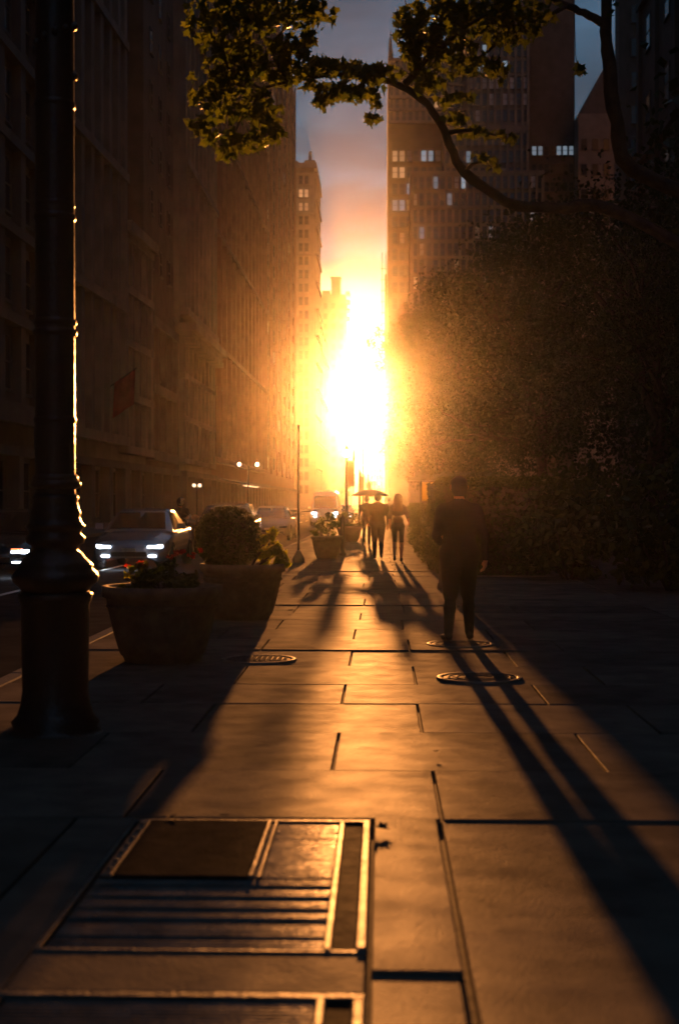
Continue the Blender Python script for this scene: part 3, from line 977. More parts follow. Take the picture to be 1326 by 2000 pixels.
blobs = [  # px, py, rx, ry, leaves, depth
    (440, 40, 85, 65, 330, 12.6), (540, 20, 90, 45, 300, 12.7), (615, 25, 42, 36, 95, 12.7), (600, 78, 22, 18, 26, 12.7), (480, 120, 90, 50, 300, 12.7), (565, 95, 40, 30, 90, 12.7),
    (430, 190, 75, 60, 250, 12.7), (500, 215, 55, 45, 130, 12.7), (470, 275, 85, 22, 120, 12.7), (440, 298, 28, 16, 30, 12.7), (535, 260, 25, 24, 40, 12.7), (385, 250, 30, 22, 40, 12.7),
    (560, 150, 60, 22, 110, 12.9), (620, 130, 50, 18, 110, 13), (690, 140, 50, 20, 140, 13.1), (745, 148, 45, 20, 120, 13.2), (660, 178, 45, 20, 95, 13.0), (628, 200, 22, 16, 44, 13.0), (710, 185, 42, 18, 70, 13.1),
    (736, 205, 9, 10, 10, 13.1), (728, 234, 14, 12, 20, 13.1), (600, 168, 18, 12, 20, 12.9),
    (800, 60, 30, 60, 150, 13.2), (860, 50, 70, 60, 330, 13.3), (940, 40, 80, 60, 330, 13.4), (830, 120, 45, 35, 150, 13.3), (900, 120, 60, 35, 160, 13.4), (830, 165, 45, 18, 90, 13.4), (1000, 40, 60, 60, 220, 13.6),
    (885, 195, 40, 16, 50, 13.4), (960, 140, 40, 25, 60, 13.5), (940, 262, 50, 12, 52, 13.4), (990, 272, 25, 8, 20, 13.3), (945, 312, 28, 9, 22, 13.3), (890, 235, 30, 10, 20, 13.4), (960, 330, 16, 6, 10, 13.3),
    (1130, 136, 9, 7, 9, 13.9), (1192, 15, 12, 30, 12, 13.9), (1060, 20, 40, 40, 60, 13.8),
    (480, -110, 160, 90, 420, 12.6), (700, -130, 140, 80, 380, 13), (920, -110, 160, 90, 480, 13.4), (745, -150, 160, 90, 400, 14), (1100, -320, 240, 130, 700, 13.5), (700, -330, 240, 120, 700, 13),  # leaves above the frame, added for their shade
    (900, -900, 600, 300, 1400, 9), (400, -1300, 700, 400, 1200, 7), (1400, -1200, 500, 400, 1000, 7)]  # unseen leaves added over the camera to shut out sky light
cs, ss = [], []
for (bx, by, rx, ry, n, Yd) in blobs:
    n = int(n * 0.66) + 2
    q = nrng.normal(size=(n, 3))
    q /= np.linalg.norm(q, axis=1)[:, None]
    q *= (nrng.uniform(0, 1, n) ** 0.45)[:, None]
    for e in q:
        cs.append(loc(bx + e[0] * rx, by + e[1] * ry, Yd + e[2] * (0.2 + rx * 0.006)))
ss = nrng.uniform(0.07, 0.125, len(cs))
place('crown', leaves('crown', np.array(cs), ss, MAPLE, 'maple_leaf', 0.9), tree)

# trees of the park to the side, in deep shade
street_tree('dark park tree beside the camera, behind the maple trunk', 7.5, 19, [(0, 0, 6.5, 3.6, 4, 4.5), (2.5, 2, 4.5, 3.5, 4, 3.2)], 2.5, 0.26, 6000, 0.2)
street_tree('dark park tree deeper in the park, behind the hedge', 11, 38, [(0, 0, 8.5, 4.5, 5, 5.5), (-2, -2, 5.0, 3.5, 4, 3.4)], 2.6, 0.26, 6000, 0.24)


# ------------------------------------------------------------------ hedge, planters, plants
def hedge(x0, x1, y0, y1, h, label):
    t = thing('hedge', label, 'hedge', (x0, y0, 0))
    L, wd = y1 - y0, x1 - x0
    MB().box(0.12, wd - 0.1, 0.12, L - 0.1, -0.01, h - 0.14).build('core', 'soil', t)
    n = 11000
    p = nrng.uniform(0, 1, (n, 3)) * np.array([wd, L, h])
    side = nrng.integers(0, 5, n)
    e = np.abs(nrng.normal(size=n)) * 0.06
    p[side <= 1, 0] = e[side <= 1]
    p[side == 2, 1] = e[side == 2]
    p[side >= 3, 2] = h - e[side >= 3]
    p[:, 0] += 0.07 * np.sin(p[:, 1] * 1.7) + 0.05 * np.sin(p[:, 1] * 4.1 + p[:, 2] * 3)
    p[:, 2] += 0.06 * np.sin(p[:, 1] * 1.1 + 1) * (p[:, 2] > h * 0.7)
    place('crown', leaves('crown', p, nrng.uniform(0.05, 0.11, n), OVAL, 'hedge_leaf'), t)


hedge(1.06, 2.3, 32.2, 54, 1.40, 'long clipped dark hedge along the sunlit pavement, beyond the dark pedestrian')
hedge(1.14, 3.4, 28.6, 32.1, 1.93, 'tall clipped hedge block at the near end of the long low hedge')


PARK = [(3.3, 56, 1.3, 2.3), (3.2, 50, 1.1, 2.0), (4.6, 36, 1.3, 2.2), (3.6, 27.5, 1.1, 1.7), (4.9, 24, 1.4, 2.2), (5.2, 60, 1.6, 2.8), (6.2, 40, 1.7, 2.6), (6.6, 30, 1.7, 2.6), (4.7, 64, 1.6, 2.8), (6.8, 52, 1.8, 2.8)]
PARKL = ['dark park bush beside the kiosk wall', 'rounded dark bush behind the far half of the hedge', 'dark bush behind the middle of the hedge', 'dark bush at the near end of the hedge',
         'wide dark bush nearest the camera in the park', 'tall dark bush behind the kiosk', 'broad dark bush under the full street tree', 'broad dark bush under the large street tree', 'tall dark bush just beyond the kiosk roof', 'large dark bush deep in the park']
for (bx_, by_, br_, bh_), lb_ in zip(PARK, PARKL):
    bt = thing('park_bush', lb_, 'bush', (bx_, by_, 0), 0, 'bushes along the park edge')
    pts = np.concatenate([ell_pts(1500, (0, 0, bh_ * 0.55), (br_, br_, bh_ * 0.5), 0.3), ell_pts(700, (0, 0, bh_ * 0.25), (br_ * 0.95, br_ * 0.95, bh_ * 0.28), 0.2)])
    pts[:, 2] = np.maximum(pts[:, 2], 0.03)
    place('crown', leaves('crown', pts, nrng.uniform(0.1, 0.22, len(pts)), OVAL, 'hedge_leaf'), bt)
    sm_ = MB()
    for k in range(6):
        a = k * 1.05
        sm_.tube([(0.1 * math.cos(a), 0.1 * math.sin(a), -0.02), (br_ * 0.6 * math.cos(a), br_ * 0.6 * math.sin(a), bh_ * 0.6)], [0.03, 0.01], 5)
    sm_.build('stem', 'bark', bt)


def planter(x, y, r, h, label):
    t = thing('planter', label, 'planter', (x, y, 0), 0, 'round stone planters along the kerb')
    prof = [(r * 0.62, 0), (r * 0.66, 0.05), (r * 0.70, 0.07), (r * 0.80, h * 0.35), (r * 0.90, h * 0.7), (r * 0.93, h * 0.84), (r * 1.0, h * 0.86), (r * 1.0, h), (r * 0.9, h), (r * 0.88, h * 0.9)]
    MB().lathe(prof, 36).build('bowl', 'planter_stone', t)
    MB().lathe([(r * 0.88, h * 0.86), (r * 0.87, h * 0.95), (0.01, h * 0.97)], 28, cap=False).build('soil_fill', 'soil', t)
    MB().lathe([(r * 0.905, h * 0.70), (r * 0.935, h * 0.715), (r * 0.935, h * 0.75), (r * 0.91, h * 0.765)], 36, cap=False).build('band', 'planter_stone', t)
    return t


def shrub(name, label, x, y, z, blobs_, n, size, shape, m, group=None, stem=True):
    t = thing(name, label, 'plant', (x, y, z), 0, group)
    pts = np.concatenate([ell_pts(int(n / len(blobs_)), b[:3], b[3:], 0.35) for b in blobs_])
    pts[:, 2] = np.maximum(pts[:, 2], 0.02)
    place('crown', leaves('crown', pts, nrng.uniform(0.7, 1.3, len(pts)) * size, shape, m, 0.1), t)
    if stem:
        mb = MB()
        for b in blobs_:
            for k in range(4):
                mb.tube([(b[0] * 0.3, b[1] * 0.3, -0.03), (b[0] + rng.uniform(-.3, .3) * b[3], b[1] + rng.uniform(-.3, .3) * b[4], max(0.05, b[2]))], [0.012, 0.006], 5)
        mb.build('stem', 'bark', t)
    return t


def blooms(parent, pts, m, size):
    """each bloom a small rosette of petals"""
    c, s = [], []
    for (x, y, z) in pts:
        for k in range(9):
            c.append((x + rng.uniform(-1, 1) * size * 0.5, y + rng.uniform(-1, 1) * size * 0.5, z + rng.uniform(-.4, .6) * size * 0.5))
            s.append(size * rng.uniform(0.6, 1))
    place('blossom', leaves('blossom', np.array(c), np.array(s), OVAL, m), parent)


P1 = (at(318, 1200, 13.2).x, 13.2)
planter(P1[0], P1[1], 0.56, 0.70, 'nearest round stone planter, holding red and yellow flowers')
s1 = shrub('flower_bed', 'low red and yellow flowering plants in the nearest planter', P1[0], P1[1], 0.66,
           [(-0.28, 0, 0.10, 0.26, 0.3, 0.13), (0.2, 0.1, 0.13, 0.3, 0.3, 0.14), (0, -0.25, 0.08, 0.3, 0.2, 0.1), (0.05, 0.2, 0.12, 0.35, 0.25, 0.13)], 900, 0.07, OVAL, 'shrub_leaf')
blooms(s1, [(rng.uniform(-0.46, -0.2), rng.uniform(-0.2, 0.3), rng.uniform(0.2, 0.26)) for _ in range(4)] + [(rng.uniform(0.0, 0.34), rng.uniform(-0.1, 0.35), rng.uniform(0.24, 0.36)) for _ in range(10)], 'red_petal', 0.05)
blooms(s1, [(rng.uniform(-0.28, 0.06), rng.uniform(-0.4, -0.15), rng.uniform(0.14, 0.22)) for _ in range(9)], 'lime_leaf', 0.06)
P2 = (at(474, 1200, 18.0).x, 18.0)
planter(P2[0], P2[1], 0.54, 0.70, 'second round stone planter, holding a clipped ball shrub')
bx = at(446, 1050, 18.0).x - P2[0]
bs = thing('ball_shrub', 'dark round ball shrub in the second planter', 'plant', (P2[0] + bx, P2[1], 0.66))
d_ = nrng.normal(size=(4200, 3))
d_ /= np.linalg.norm(d_, axis=1)[:, None]
d_ *= nrng.uniform(0.86, 1.06, 4200)[:, None] * np.array([0.40, 0.40, 0.39])
d_[:, 2] = np.maximum(d_[:, 2] + 0.36, 0.02)
place('crown', leaves('crown', d_, nrng.uniform(0.035, 0.065, 4200), OVAL, 'hedge_leaf'), bs)
MB().ball((0, 0, 0.35), 0.33, 10).build('core', 'soil', bs)
MB().tube([(0, 0, -0.05), (0, 0, 0.2)], 0.03, 6).build('stem', 'bark', bs)
s2 = shrub('leafy_plant', 'sunlit lime leaved plant spilling over the second planter beside the ball shrub', P2[0], P2[1], 0.66,
           [(0.40, 0.05, 0.14, 0.17, 0.28, 0.18), (0.30, 0.2, 0.32, 0.16, 0.25, 0.17), (0.5, 0, 0.04, 0.10, 0.2, 0.16), (0.34, 0.25, 0.16, 0.2, 0.25, 0.2)], 900, 0.09, OVAL, 'lime_leaf')
P3 = (at(638, 1050, 37.5).x, 37.5)
planter(P3[0], P3[1], 0.42, 0.6, 'third planter along the kerb, in front of the parked traffic')
shrub('leafy_plant', 'bushy dark plant in the third planter', P3[0], P3[1], 0.56, [(0, 0, 0.25, 0.36, 0.36, 0.28), (0.1, 0, 0.45, 0.2, 0.2, 0.2), (-0.2, 0, 0.15, 0.25, 0.3, 0.2)], 1100, 0.08, OVAL, 'shrub_leaf')
P4 = (at(682, 1050, 54).x, 54.0)
planter(P4[0], P4[1], 0.5, 0.6, 'farthest planter, beside the person with the umbrella')
shrub('leafy_plant', 'spreading plant in the farthest planter', P4[0], P4[1], 0.56, [(0, 0, 0.3, 0.5, 0.45, 0.35), (0.3, 0, 0.2, 0.3, 0.3, 0.25)], 900, 0.1, OVAL, 'shrub_leaf')


# ------------------------------------------------------------------ lamp post, poles, small street furniture
LP = (at(109, 1400, 9.1).x, 9.1)
q = 9.1 / FPX
post = thing('lamp_post', 'tall ornate black cast iron lamp post with moulded base beside the planter', 'lamp post', (LP[0], LP[1], 0))


def zpx(y):
    return at(109, y, 9.1).z


prof = [(95, 1452), (95, 1432), (82, 1420), (86, 1408), (74, 1395), (68, 1375), (64, 1350), (66, 1180), (70, 1172), (73, 1160), (66, 1155)]
MB().lathe([(r * q, max(-0.01, zpx(y))) for r, y in prof], 28).build('base', 'black_paint', post)
prof = [(64, 1156), (70, 1146), (82, 1136), (85, 1126), (80, 1117), (72, 1110), (74, 1104), (66, 1096), (58, 1088), (52, 1080), (44, 1074), (46, 1066), (56, 1060), (58, 1050), (50, 1042), (52, 1034), (58, 1028), (52, 1020), (47, 1010),
        (50, 1002), (46, 992), (43, 980), (46, 972), (40, 964)]
MB().lathe([(r * q, zpx(y)) for r, y in prof], 28).build('moulded_collar', 'black_paint', post)
for (y, r) in ((946, 50), (935, 45), (820, 41), (650, 43), (630, 42), (425, 41), (400, 39), (205, 40)):
    MB().lathe([(r * q * 0.86, zpx(y + 9)), (r * q, zpx(y + 4)), (r * q, zpx(y - 4)), (r * q * 0.86, zpx(y - 9))], 24, cap=False).build('ring', 'black_paint', post)
sh = MB()
fl = []
ztop = 8.5
for zz in (zpx(964), zpx(940), zpx(800), zpx(640), zpx(400), zpx(150), zpx(0), ztop):
    fl.append(zz)
n = 32
vs, fs = [], []
for i, zz in enumerate(fl):
    rr = (39.0 - 3.5 * (zz - fl[0]) / (ztop - fl[0])) * q
    for k in range(n):
        a = 2 * math.pi * k / n
        r2 = rr
        vs.append((r2 * math.cos(a), r2 * math.sin(a), zz))
for i in range(len(fl) - 1):
    for k in range(n):
        j = (k + 1) % n
        fs.append((i * n + k, i * n + j, (i + 1) * n + j, (i + 1) * n + k))
fs.append(tuple(range((len(fl) - 1) * n, len(fl) * n)))
sh.sm = True
sh.add(vs, fs)
sh.build('shaft', 'black_paint', post)
# cast leaf garland winding up the shaft near the top of the view
gl = MB()
for k in range(46):
    zz = zpx(150) + k * 0.028
    a = k * 0.55
    gl.ball((0.128 * math.cos(a), 0.128 * math.sin(a), zz), 0.022, 6, 1, 1, 1.3)
gl.build('cast_garland', 'black_paint', post)['kind'] = 'stuff'
ar = MB()
ar.tube([(0, 0, 8.3), (0, 0, 9.0), (-0.5, 0, 9.6), (-1.3, 0, 9.7), (-1.7, 0, 9.2)], 0.05, 8)
ar.build('arm', 'black_paint', post)
MB().lathe([(0.05, 0), (0.2, -0.15), (0.26, -0.4), (0.2, -0.55)], 16, -1.7, 0, 9.2).build('lantern', 'black_paint', post)

g = gnd(583, 1098)
sp = thing('sign_pole', 'thin street sign pole rising beside the second planter', 'sign pole', (g.x, g.y, 0))
MB().tube([(0, 0, 0), (0, 0, 3.4)], 0.032, 8).build('pole', 'dark_metal', sp)
MB().lathe([(0.16, 0), (0.15, 0.10), (0.07, 0.24), (0.05, 0.3)], 12).build('footing', 'concrete', sp)
MB().box(-0.012, 0.012, -0.15, 0.15, 2.7, 3.2).build('sign_plate', 'dark_metal', sp)

bo = thing('bollard', 'slim dark bollard casting a long shadow beside the third planter', 'bollard', (-1.08, 39.5, 0), 0, 'bollards on the pavement')
MB().lathe([(0.1, 0), (0.1, 0.06), (0.07, 0.1), (0.065, 1.0), (0.08, 1.04), (0.05, 1.12), (0.01, 1.15)], 14).build('shaft', 'dark_metal', bo)
g = gnd(866, 1150)
bo = thing('bollard', 'squat bollard at the near end of the hedge, behind the dark pedestrian', 'bollard', (g.x, g.y, 0), 0, 'bollards on the pavement')
MB().lathe([(0.11, 0), (0.11, 0.08), (0.085, 0.12), (0.08, 0.62), (0.095, 0.66), (0.06, 0.74), (0.01, 0.76)], 14).build('shaft', 'planter_stone', bo)


def street_lamp(y, x, h, label, banner, arm):
    t = thing('street_lamp', label, 'street lamp', (x, y, 0), 0, 'lamp posts down the street')
    MB().lathe([(0.2, 0), (0.2, 0.3), (0.12, 0.5), (0.07, 0.9), (0.055, h), (0.07, h + 0.05)], 12).build('pole', 'dark_metal', t)
    gb = MB().ball((0, 0, h + 0.22), 0.17, 8).build('globe', 'lamp_glow', t)
    MB().lathe([(0.13, h + 0.36), (0.05, h + 0.46), (0.01, h + 0.6)], 8).build('cap', 'dark_metal', t)
    if banner:
        MB().box(0.06, 0.06 + banner[0], -0.012, 0.012, banner[1], banner[2]).build('banner', 'banner_cloth', t)
        MB().tube([(0, 0, banner[2] + 0.03), (0.1 + banner[0], 0, banner[2] + 0.03)], 0.02, 6).build('bracket', 'dark_metal', t)
    if arm:
        MB().tube([(0, 0, h - 0.4), (-arm, 0, h - 0.35)], 0.04, 6).build('arm', 'dark_metal', t)
        s = MB().box(-arm - 0.02, -arm + 0.2, -0.1, 0.1, h - 1.2, h - 0.42).build('signal_head', 'dark_metal', t)
        MB().tube([(0, 0, h - 0.4), (arm * 0.8, 0, h - 0.36)], 0.03, 6).build('arm', 'dark_metal', t)
    return t


street_lamp(60, at(677, 900, 60).x, 3.35, 'lamp post with a wide dark banner, nearest of those beside the sun', (0.28, 2.15, 3.2), 0)
street_lamp(90, at(702, 900, 90).x, 3.6, 'lamp post with a narrow banner just beyond the umbrella', (0.25, 2.0, 3.1), 0)
street_lamp(112, at(709, 900, 112).x, 6.0, 'tall post with a signal arm standing against the bright sky gap', None, 0.8)
street_lamp(152, at(719, 900, 152).x, 5.2, 'post with cross arms in front of the pale end building', (0.3, 2.4, 3.7), 0.9)
street_lamp(210, at(731, 900, 210).x, 4.8, 'distant post with short cross arms over the walking couple', None, 1.2)
street_lamp(250, at(740, 900, 250).x, 4.6, 'farthest lamp post, right of the cross armed posts', None, 0)
# twin lamps by the far pavement
p = at(485, 980, 118)
t = thing('twin_lamp', 'twin lit street lamp across the road above the dark car', 'street lamp', (p.x, p.y, -0.12))
zg = at(485, 907, 118).z
dx = (at(503, 907, 118).x - at(468, 907, 118).x) / 2
MB().tube([(0, 0, 0), (0, 0, zg)], 0.06, 8).tube([(-dx, 0, zg + 0.12 - 0.3), (0, 0, zg - 0.35), (dx, 0, zg - 0.18)], 0.03, 6).build('pole', 'dark_metal', t)
for s in (-1, 1):
    MB().ball((s * dx, 0, zg + 0.12), 0.14, 8).build('globe', 'lamp_glow', t)
p = at(385, 980, 100)
t = thing('twin_lamp', 'low twin lit lamp by the entrance of the ornate stone block', 'street lamp', (p.x, p.y, -0.12))
zg = at(385, 948, 100).z
MB().tube([(0, 0, 0), (0, 0, zg)], 0.06, 8).tube([(-0.2, 0, zg), (0.2, 0, zg)], 0.03, 6).build('pole', 'dark_metal', t)
for s in (-1, 1):
    MB().ball((s * 0.2, 0, zg + 0.12), 0.13, 8).build('globe', 'shop_glow', t)

# flag on the pier block
p = at(236, 760, 88)
t = thing('wall_flag', 'dim red flag hanging from a slanted pole on the grey pier block', 'flag', (-16.75, p.y, p.z))
MB().tube([(-0.6, 0, -0.2), (1.6, -0.2, 1.3)], 0.035, 6).build('pole', 'dark_metal', t)
vs, fs = [], []
nx, nz = 8, 8
for i in range(nx + 1):
    for j in range(nz + 1):
        u_, v_ = i / nx, j / nz
        vs.append((0.2 + u_ * 1.3 - v_ * 0.1, -0.1 - 0.12 * math.sin(u_ * 9 + v_ * 2), 0.38 + u_ * 0.88 - v_ * 2.2))
for i in range(nx):
    for j in range(nz):
        a = i * (nz + 1) + j
        fs.append((a, a + 1, a + nz + 2, a + nz + 1))
mb = MB()
mb.sm = True
mb.add(vs, fs)
fo = mb.build('cloth', 'flag_red', t)
sm = fo.modifiers.new('thickness', 'SOLIDIFY')
sm.thickness = 0.01

# kiosk beyond the hedge
K = (at(820, 980, 57).x, 57.0)
t = thing('kiosk', 'pavement kiosk with pale canvas side panel and dark roof at the end of the hedge', 'kiosk', (K[0], K[1], 0))
MB().box(0.85, 2.8, 0.0, 2.4, -0.01, 2.35).build('cabin', 'kiosk_green', t)
MB().box(-0.5, 3.1, -0.25, 2.7, 2.36, 2.5).box(-0.2, 2.9, 0.0, 2.5, 2.5, 2.7).build('roof', 'kiosk_green', t)
MB().box(0.0, 0.07, 0, 0.07, -0.01, 2.35).build('post', 'dark_metal', t)
MB().box(0.70, 0.77, 0, 0.07, -0.01, 2.35).build('post', 'dark_metal', t)
MB().box(0.08, 0.69, 0.02, 0.035, 1.55, 2.3).build('canvas_panel', 'awning_canvas', t)
MB().box(-0.1, 0.84, -0.12, 0.5, 1.38, 1.46).build('counter', 'pale_stone', t)
MB().box(-0.05, 0.84, 0.1, 0.48, -0.01, 1.37).build('counter_front', 'kiosk_green', t)


# ------------------------------------------------------------------ vehicles
def loft(mb, secs, close_ends=True):
    n = len(secs[0])
    o = len(mb.v)
    vs = [p for s in secs for p in s]
    fs = []
    for i in range(len(secs) - 1):
        for k in range(n - 1):
            a = i * n + k
            fs.append((a, a + 1, a + n + 1, a + n))
    if close_ends:
        fs.append(tuple(range(n))[::-1])
        fs.append(tuple(range((len(secs) - 1) * n, len(secs) * n)))
    mb.add(vs, fs)


SEDAN = dict(L=4.7, st=[(0, .60, .30, .52, .56), (.05, .74, .24, .60, .64), (.22, .86, .19, .66, .72), (.6, .91, .17, .74, .83), (1.25, .92, .17, .86, .95), (1.8, .92, .17, .90, .97), (2.7, .92, .17, .92, .99),
                         (3.6, .92, .17, .95, 1.02), (4.25, .90, .19, .96, 1.05), (4.6, .82, .27, .9, .98), (4.7, .70, .36, .78, .85)],
             cab=[(1.15, .80, .93), (2.0, .63, 1.37), (2.45, .62, 1.44), (3.2, .60, 1.42), (4.15, .72, 1.02)], belt=.91)
SUV = dict(L=4.6, st=[(0, .66, .34, .66, .72), (.05, .80, .28, .76, .82), (.2, .90, .24, .86, .93), (.6, .93, .22, .93, 1.01), (1.1, .94, .22, .98, 1.07), (1.7, .94, .22, 1.0, 1.08), (3.0, .94, .22, 1.02, 1.09),
                      (4.1, .93, .22, 1.04, 1.1), (4.5, .86, .3, 1.0, 1.05), (4.6, .76, .4, .9, .95)],
           cab=[(1.1, .82, 1.03), (1.75, .68, 1.50), (2.2, .67, 1.58), (3.6, .65, 1.56), (4.5, .76, 1.06)], belt=1.02)
VAN = dict(L=5.4, st=[(0, .70, .36, .80, .86), (.05, .84, .3, .92, .98), (.25, .95, .26, 1.02, 1.1), (.8, .98, .24, 1.12, 1.2), (1.4, .98, .24, 1.15, 1.22), (3.0, .98, .24, 1.16, 1.22), (5.2, .97, .24, 1.16, 1.22), (5.4, .93, .36, 1.1, 1.18)],
           cab=[(.75, .88, 1.18), (1.4, .82, 2.1), (1.8, .82, 2.32), (5.0, .80, 2.34), (5.35, .86, 1.2)], belt=1.15)


def car(label, spec, x, y, paint, cat='car', lights='headlight_white', lead=None, rack=False, rz=0.0):
    t = thing('parked_van' if spec is VAN else 'street_car', label, cat, (x, y, -0.12), rz, 'vehicles queued on the road')
    b = MB()
    b.sm = True
    secs = []
    for (yy, hw, z0, zs, zt) in spec['st']:
        half = [(hw * 0.80, z0), (hw * 0.97, z0 + 0.06), (hw, (z0 + zs) / 2), (hw * 0.985, zs - 0.05), (hw * 0.93, zs), (hw * 0.6, zt - 0.012), (0.0, zt)]
        secs.append([(px_, yy, pz) for px_, pz in half] + [(-px_, yy, pz) for px_, pz in half[-2::-1]])
    loft(b, secs)
    body = b.build('body', paint, t)
    c = MB()
    c.sm = False
    be = spec['belt'] - 0.02
    cs_ = []
    bw = spec['cab'][0][1] + 0.08
    for i, (yy, hw, zz) in enumerate(spec['cab']):
        cs_.append([(bw, yy, be), (hw, yy, zz - 0.03), (hw * 0.86, yy, zz), (0, yy, zz + 0.02), (-hw * 0.86, yy, zz), (-hw, yy, zz - 0.03), (-bw, yy, be)])
    loft(c, cs_)
    c.build('cabin', paint, t)

    def pane(name, p, off):
        vs = [Vector(v) for v in p]
        nrm = (vs[1] - vs[0]).cross(vs[2] - vs[0]).normalized() * off
        k = len(vs)
        mb = MB()
        mb.add([v + nrm for v in vs] + [v - nrm for v in vs], [tuple(range(k)), tuple(range(k, 2 * k))[::-1]] + [(i, i + k, (i + 1) % k + k, (i + 1) % k) for i in range(k)])
        return mb.build(name, 'glass_car', t)
    q0, q1, q2, q3, q4 = spec['cab']

    def mixp(a, b_, s):
        return (a[0] + (b_[0] - a[0]) * s, a[1] + (b_[1] - a[1]) * s, a[2] + (b_[2] - a[2]) * s)
    A, B = (q0[1] * 0.86, q0[0], q0[2] + 0.01), (q1[1] * 0.86, q1[0], q1[2] + 0.004)
    a, b2 = mixp(A, B, 0.06), mixp(A, B, 0.93)
    pane('windshield', [(-a[0], a[1], a[2]), (a[0], a[1], a[2]), (b2[0], b2[1], b2[2]), (-b2[0], b2[1], b2[2])], 0.012)
    A, B = (q4[1] * 0.84, q4[0], q4[2] + 0.01), (q3[1] * 0.84, q3[0], q3[2] + 0.004)
    a, b2 = mixp(A, B, 0.1), mixp(A, B, 0.9)
    pane('rear_window', [(a[0], a[1], a[2]), (-a[0], a[1], a[2]), (-b2[0], b2[1], b2[2]), (b2[0], b2[1], b2[2])], 0.012)
    for s in (-1, 1):
        def sidept(yy, f):
            # point on the cabin's flank at length yy, f of the way from belt to roof edge
            for (m0, m1) in zip(spec['cab'][:-1], spec['cab'][1:]):
                if m0[0] <= yy <= m1[0]:
                    k = (yy - m0[0]) / (m1[0] - m0[0])
                    hw, zz = m0[1] + (m1[1] - m0[1]) * k, m0[2] + (m1[2] - m0[2]) * k - 0.03
            return (s * (bw + (hw - bw) * f), yy, be + (zz - be) * f)
        ym = (q1[0] + q3[0]) / 2
        for (ya, yb_, yc, yd) in ((q0[0] + 0.35, ym - 0.04, ym - 0.04, q1[0] + 0.1), (ym + 0.04, q4[0] - 0.4, q3[0] - 0.02, ym + 0.04)):
            pts = [sidept(ya, 0.15), sidept(yb_, 0.15), sidept(yc, 0.92), sidept(yd, 0.92)]
            if s < 0:
                pts = pts[::-1]
            pane('side_window', pts, 0.01)
        mr = MB().box(s * (bw + 0.02), s * (bw + 0.22), q0[0] + 0.42, q0[0] + 0.52, be + 0.06, be + 0.2).build('mirror', paint, t) if s > 0 else \
            MB().box(-(bw + 0.22), -(bw + 0.02), q0[0] + 0.42, q0[0] + 0.52, be + 0.06, be + 0.2).build('mirror', paint, t)
    zs = spec['st'][1][3]
    w0 = spec['st'][1][1]
    for s in (-1, 1):
        hl = MB()
        hl.add([(s * (w0 - 0.30), -0.012, zs - 0.02), (s * (w0 - 0.02), 0.035, zs - 0.0), (s * (w0 + 0.04), 0.11, zs + 0.01), (s * (w0 + 0.04), 0.11, zs - 0.05), (s * (w0 - 0.02), 0.03, zs - 0.07), (s * (w0 - 0.30), -0.015, zs - 0.06),
                (s * (w0 - 0.30), 0.1, zs - 0.02), (s * (w0 + 0.02), 0.2, zs), (s * (w0 + 0.02), 0.2, zs - 0.06), (s * (w0 - 0.30), 0.1, zs - 0.06)],
               [(0, 1, 4, 5), (1, 2, 3, 4), (0, 6, 7, 2, 1), (5, 4, 3, 8, 9), (6, 0, 5, 9), (7, 6, 9, 8), (2, 7, 8, 3)])
        hl.build('headlight', lights, t)
        x0, x1 = sorted((s * (w0 - 0.28), s * (w0 - 0.1)))
        MB().box(x0, x1, -0.02, 0.1, zs - 0.27, zs - 0.24).build('fog_light', lights, t)
        if lead:
            MB().box(x0 - 0.02, x1 + 0.02, -0.022, 0.08, zs + 0.0, zs + 0.03).build('indicator', lead, t)
        tl = spec['st'][-2]
        MB().box(min(s * 0.5, s * 0.74), max(s * 0.5, s * 0.74), spec['L'] - 0.06, spec['L'] + 0.012, tl[3] - 0.2, tl[3] - 0.1).build('tail_light', 'indicator_amber', t)
        for yy in (0.85, spec['L'] - 0.95):
            hw = 0.93 if spec is not VAN else 0.99
            R_ = 0.33
            wh = place('wheel', None, t, (s * (hw - 0.09), yy, R_ + 0.002))
            wh.rotation_euler = (0, s * math.pi / 2, 0)
            MB().lathe([(R_ * 0.66, -0.1), (R_ * 0.92, -0.1), (R_, -0.06), (R_, 0.06), (R_ * 0.92, 0.1), (R_ * 0.66, 0.1)], 24, cap=False).build('tyre', 'rubber', wh)
            MB().lathe([(R_ * 0.66, -0.09), (R_ * 0.66, 0.09), (R_ * 0.58, 0.06), (R_ * 0.2, 0.07), (0.02, 0.08)], 20, cap=False).build('rim', 'alloy', wh)
    MB().box(-0.42, 0.42, -0.012, 0.05, 0.34, 0.44).build('grille', 'rubber', t)
    MB().box(-0.16, 0.16, -0.03, -0.013, 0.45, 0.53).build('number_plate', 'plate_white', t)
    if rack:
        for xx in (-0.5, 0.5):
            MB().tube([(xx, q2[0] + 0.1, q2[2] + 0.08), (xx, q3[0] - 0.1, q3[2] + 0.08)], 0.02, 6).build('roof_rail', 'alloy', t)
        MB().box(-0.3, 0.3, q2[0] + 0.2, q2[0] + 0.4, q2[2] + 0.03, q2[2] + 0.16).build('roof_sign', 'plate_white', t)
    return t


